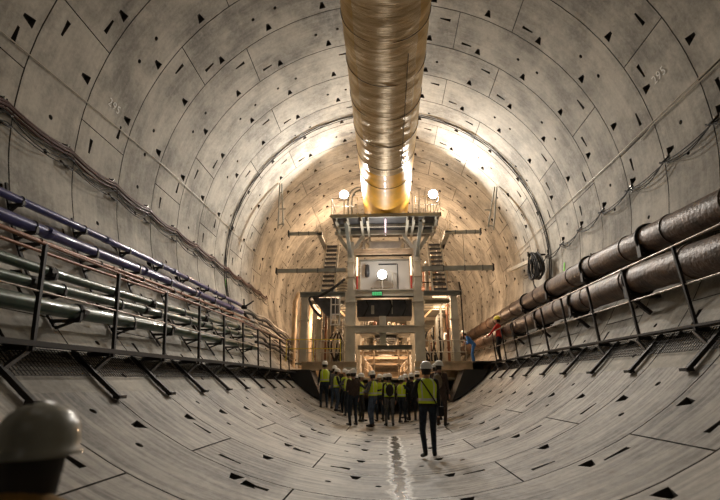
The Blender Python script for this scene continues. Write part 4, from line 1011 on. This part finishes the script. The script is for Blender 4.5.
    if bag:
        b = MB(); pts = [U(-.13, .0, 1.475), U(-.11, -.10, 1.42), U(.0, -.142, 1.25), U(.12, -.135, 1.06), U(.20, -.05, .93)]
        b.tube(smooth(pts, 4), .015, 6); b.tube(smooth([U(-.13, 0, 1.475), U(-.10, .12, 1.38), U(.05, .145, 1.2), U(.19, .1, .96), U(.21, 0, .92)], 4), .015, 6); b.build('shoulder_strap', M['blackc'], root, True)
        b = MB(); c = U(.25, 0, .86); b.box(c - Vector((.05, .12, .1)), c + Vector((.05, .12, .08))); b.build('bag', M['blackc'], root, True)
    if phone:
        pass
    return root
def fz(x): return R - math.sqrt(R * R - x * x) - .005
# the walker closest to the camera (seen from behind)
person('lone walker seen from behind, black strap across the yellow vest', (.78, 9.15, fz(.78)), 4, 1.70, 'blackc', 'navy', True, ('strap', 'hang'), (-.22, .12), bag=True, vox=.009, group=None)
# kneeling onlooker at the bottom left corner
person('person in shade-darkened pale helmet and ochre jacket crouching nearest the camera at bottom left', (-.995, 1.30, fz(1.02) - .018), 8, 1.54, 'ochrec', 'navy', False, ('front', 'front'), (0, 0), kneel=True, helmet='helmetg', vox=.009)
# group
G_ = 'visitors standing in front of the gantry'
PP = [
 (-2.39, 17.89, 1.70, 20, 'navy', 'navy', True, ('down', 'hang'), None, 'leftmost of the group, in dark trousers, standing up the left slope'),
 (-2.16, 19.2, 1.68, -20, 'greyc', 'jeans', False, ('front', 'down'), None, 'in grey jacket half hidden behind the leftmost one'),
 (-2.01, 18.7, 1.60, -70, 'navy', 'jeans', True, ('down', 'front'), None, 'short one in yellow vest, third from the left'),
 (-1.72, 19.3, 1.70, 160, 'navy', 'navy', True, ('fold', 'fold'), None, 'with folded arms facing the camera among those at left'),
 (-1.50, 18.4, 1.68, 10, 'greyc', 'navy', True, ('hip', 'down'), None, 'with hand on hip, just left of the brown jacket'),
 (-1.09, 15.27, 1.72, 30, 'brown', 'navy', False, ('front', 'hang'), None, 'in dark brown jacket without vest, standing forward'),
 (-.96, 17.3, 1.66, -100, 'navy', 'blackc', True, ('front', 'phone'), None, 'turned sideways in yellow vest raising a hand beside brown jacket'),
 (-.47, 15.93, 1.76, 60, 'greyc', 'jeans', True, ('front', 'down'), None, 'in blue jeans and yellow vest, standing forward at centre'),
 (-.27, 18.6, 1.74, 175, 'navy', 'navy', True, ('down', 'fold'), None, 'facing the camera behind the one in blue jeans'),
 (.09, 16.57, 1.72, 5, 'blackc', 'greyc', True, ('down', 'hang'), 'blackc', 'with a black backpack and grey trousers above the drain line'),
 (.55, 17.7, 1.62, -40, 'navy', 'navy', True, ('hip', 'phone'), None, 'shorter one in yellow vest right of the black backpack'),
 (.80, 19.4, 1.70, 140, 'navy', 'navy', True, ('down', 'down'), None, 'at the back of the group partly hidden right of centre'),
 (.96, 17.86, 1.68, 15, 'blackc', 'blackc', False, ('hang', 'down'), None, 'all in black without a vest, left of the lone walker'),
 (1.22, 18.6, 1.72, -15, 'navy', 'navy', True, ('down', 'front'), None, 'in yellow vest directly behind the lone walker'),
 (1.66, 15.7, 1.76, 25, 'navy', 'khaki', True, ('down', 'front'), None, 'in khaki trousers and vest left of the khaki backpack'),
 (1.56, 13.85, 1.78, -25, 'brown', 'brown', False, ('down', 'hang'), 'khaki', 'in brown with khaki backpack, right of the lone walker'),
 (1.95, 17.9, 1.68, -160, 'navy', 'navy', True, ('fold', 'down'), None, 'rightmost of the group, yellow vest, behind khaki backpack'),
 (-.05, 19.5, 1.78, 10, 'navy', 'navy', True, ('down', 'down'), None, 'tall one at the back in the middle of the gantry opening'),
 (-1.25, 19.6, 1.60, -10, 'navy', 'navy', True, ('down', 'down'), None, 'small one at the back in front of the left leg'),
]
for i, (x, y, H, fc, jk, lg, v, ar, pk, lab) in enumerate(PP):
    person('visitor ' + lab, (x, y, fz(abs(x) + .10)), fc, H, jk, lg, v, ar, ((.06, -.0) if i % 3 == 0 else ((0, .08) if i % 3 == 1 else (0, 0))), pack=pk, head=(((i * 37) % 50) - 25, -((i * 5) % 12)), group=G_, vox=.012)
# two on the right walkway
person('person in red jacket and yellow helmet standing on the right walkway', (4.53, 18.4, 2.26), 60, 1.74, 'redc', 'blackc', False, ('rail', 'down'), (0, .05), helmet='hyellow', vox=.012)
person('person in blue overalls bending at the far end of the right walkway', (4.30, 22.6, 2.38), 75, 1.70, 'bluec', 'bluec', False, ('front', 'rail'), (0, .1), helmet='helmet', lean=.7, vox=.013)
b = MB(); b.box((3.8, 19.7, 2.28), (4.75, 23.6, 2.34)); b.box((3.85, 21.2, 2.0), (4.4, 21.5, 2.28))
tag(b.build('end_landing', M['black']), 'dark steel landing joining the right walkway to the gantry', 'landing')

# ------------------------------------------------------------ lights
W = (1, .945, .86)
def aim(loc, tgt): return (Vector(tgt) - Vector(loc)).to_track_quat('-Z', 'Y').to_euler()
for x, z in ((-1.84, 9.88), (2.29, 9.80)):
    p = (x, 19.05, z); area(p, aim(p, (x * 1.9, 8, 6.6)), .45, 1650, W, 165); point((x, 18.95, z + .3), 170, W, .1)
p = (-.12, 20.1, 6.3); area(p, aim(p, (0, 8, 5.5)), .35, 620, W, 180); point((-.12, 20.0, 6.55), 160, W, .1)
# added unseen fill lights above and behind the camera
for x, y, z, pw in ((-1.9, 2.5, 10.4, 55), (2.1, 2.5, 10.4, 55), (0, -6, 8.5, 35)):
    p = (x, y, z); area(p, aim(p, (x * 1.6, 8, 2.5)), .6, pw, (1, .9, .78), 170)
# warm lamps beyond the deck
for p, pw in (((-2.2, 24.5, 9.6), 480), ((2.2, 24.5, 9.6), 480), ((0, 31, 9.2), 500), ((0, 39, 9.), 400), ((-3.6, 23.6, 4.6), 120), ((3.6, 23.8, 4.6), 120), ((0, 27, 2.9), 150), ((0, 34, 2.9), 200), ((0, 23.6, 4.9), 40), ((-2.9, 22.9, 3.9), 26), ((2.9, 22.9, 3.9), 26), ((0, 22.3, 3.3), 14), ((0, 21.9, 8.0), 30)):
    point(p, pw * (2.7 if p[2] > 6 else 4.5), (1, .68, .43), .2)
w = bpy.data.worlds.new('World'); sc.world = w; w.use_nodes = True
w.node_tree.nodes['Background'].inputs[0].default_value = (.9, .8, .7, 1); w.node_tree.nodes['Background'].inputs[1].default_value = .04

# ------------------------------------------------------------ camera
cd = bpy.data.cameras.new('Camera'); cam = bpy.data.objects.new('Camera', cd); COL.objects.link(cam)
cam.location = (-.0075, 0, 1.3177)
pitch, yaw = .2958, -.0564
F = Vector((math.sin(yaw) * math.cos(pitch), math.cos(yaw) * math.cos(pitch), math.sin(pitch)))
cam.rotation_euler = F.to_track_quat('-Z', 'Y').to_euler()
cd.sensor_fit = 'HORIZONTAL'; cd.sensor_width = 36; cd.lens = 446.757 / 720 * 36; cd.clip_start = .05; cd.clip_end = 200
cd.dof.use_dof = True; cd.dof.focus_distance = 15; cd.dof.aperture_fstop = 1.6
sc.camera = cam
sc.view_settings.view_transform = 'Standard'; sc.view_settings.look = 'None'; sc.view_settings.gamma = 1; sc.view_settings.use_curve_mapping = False
sc.view_settings.exposure = -1.9
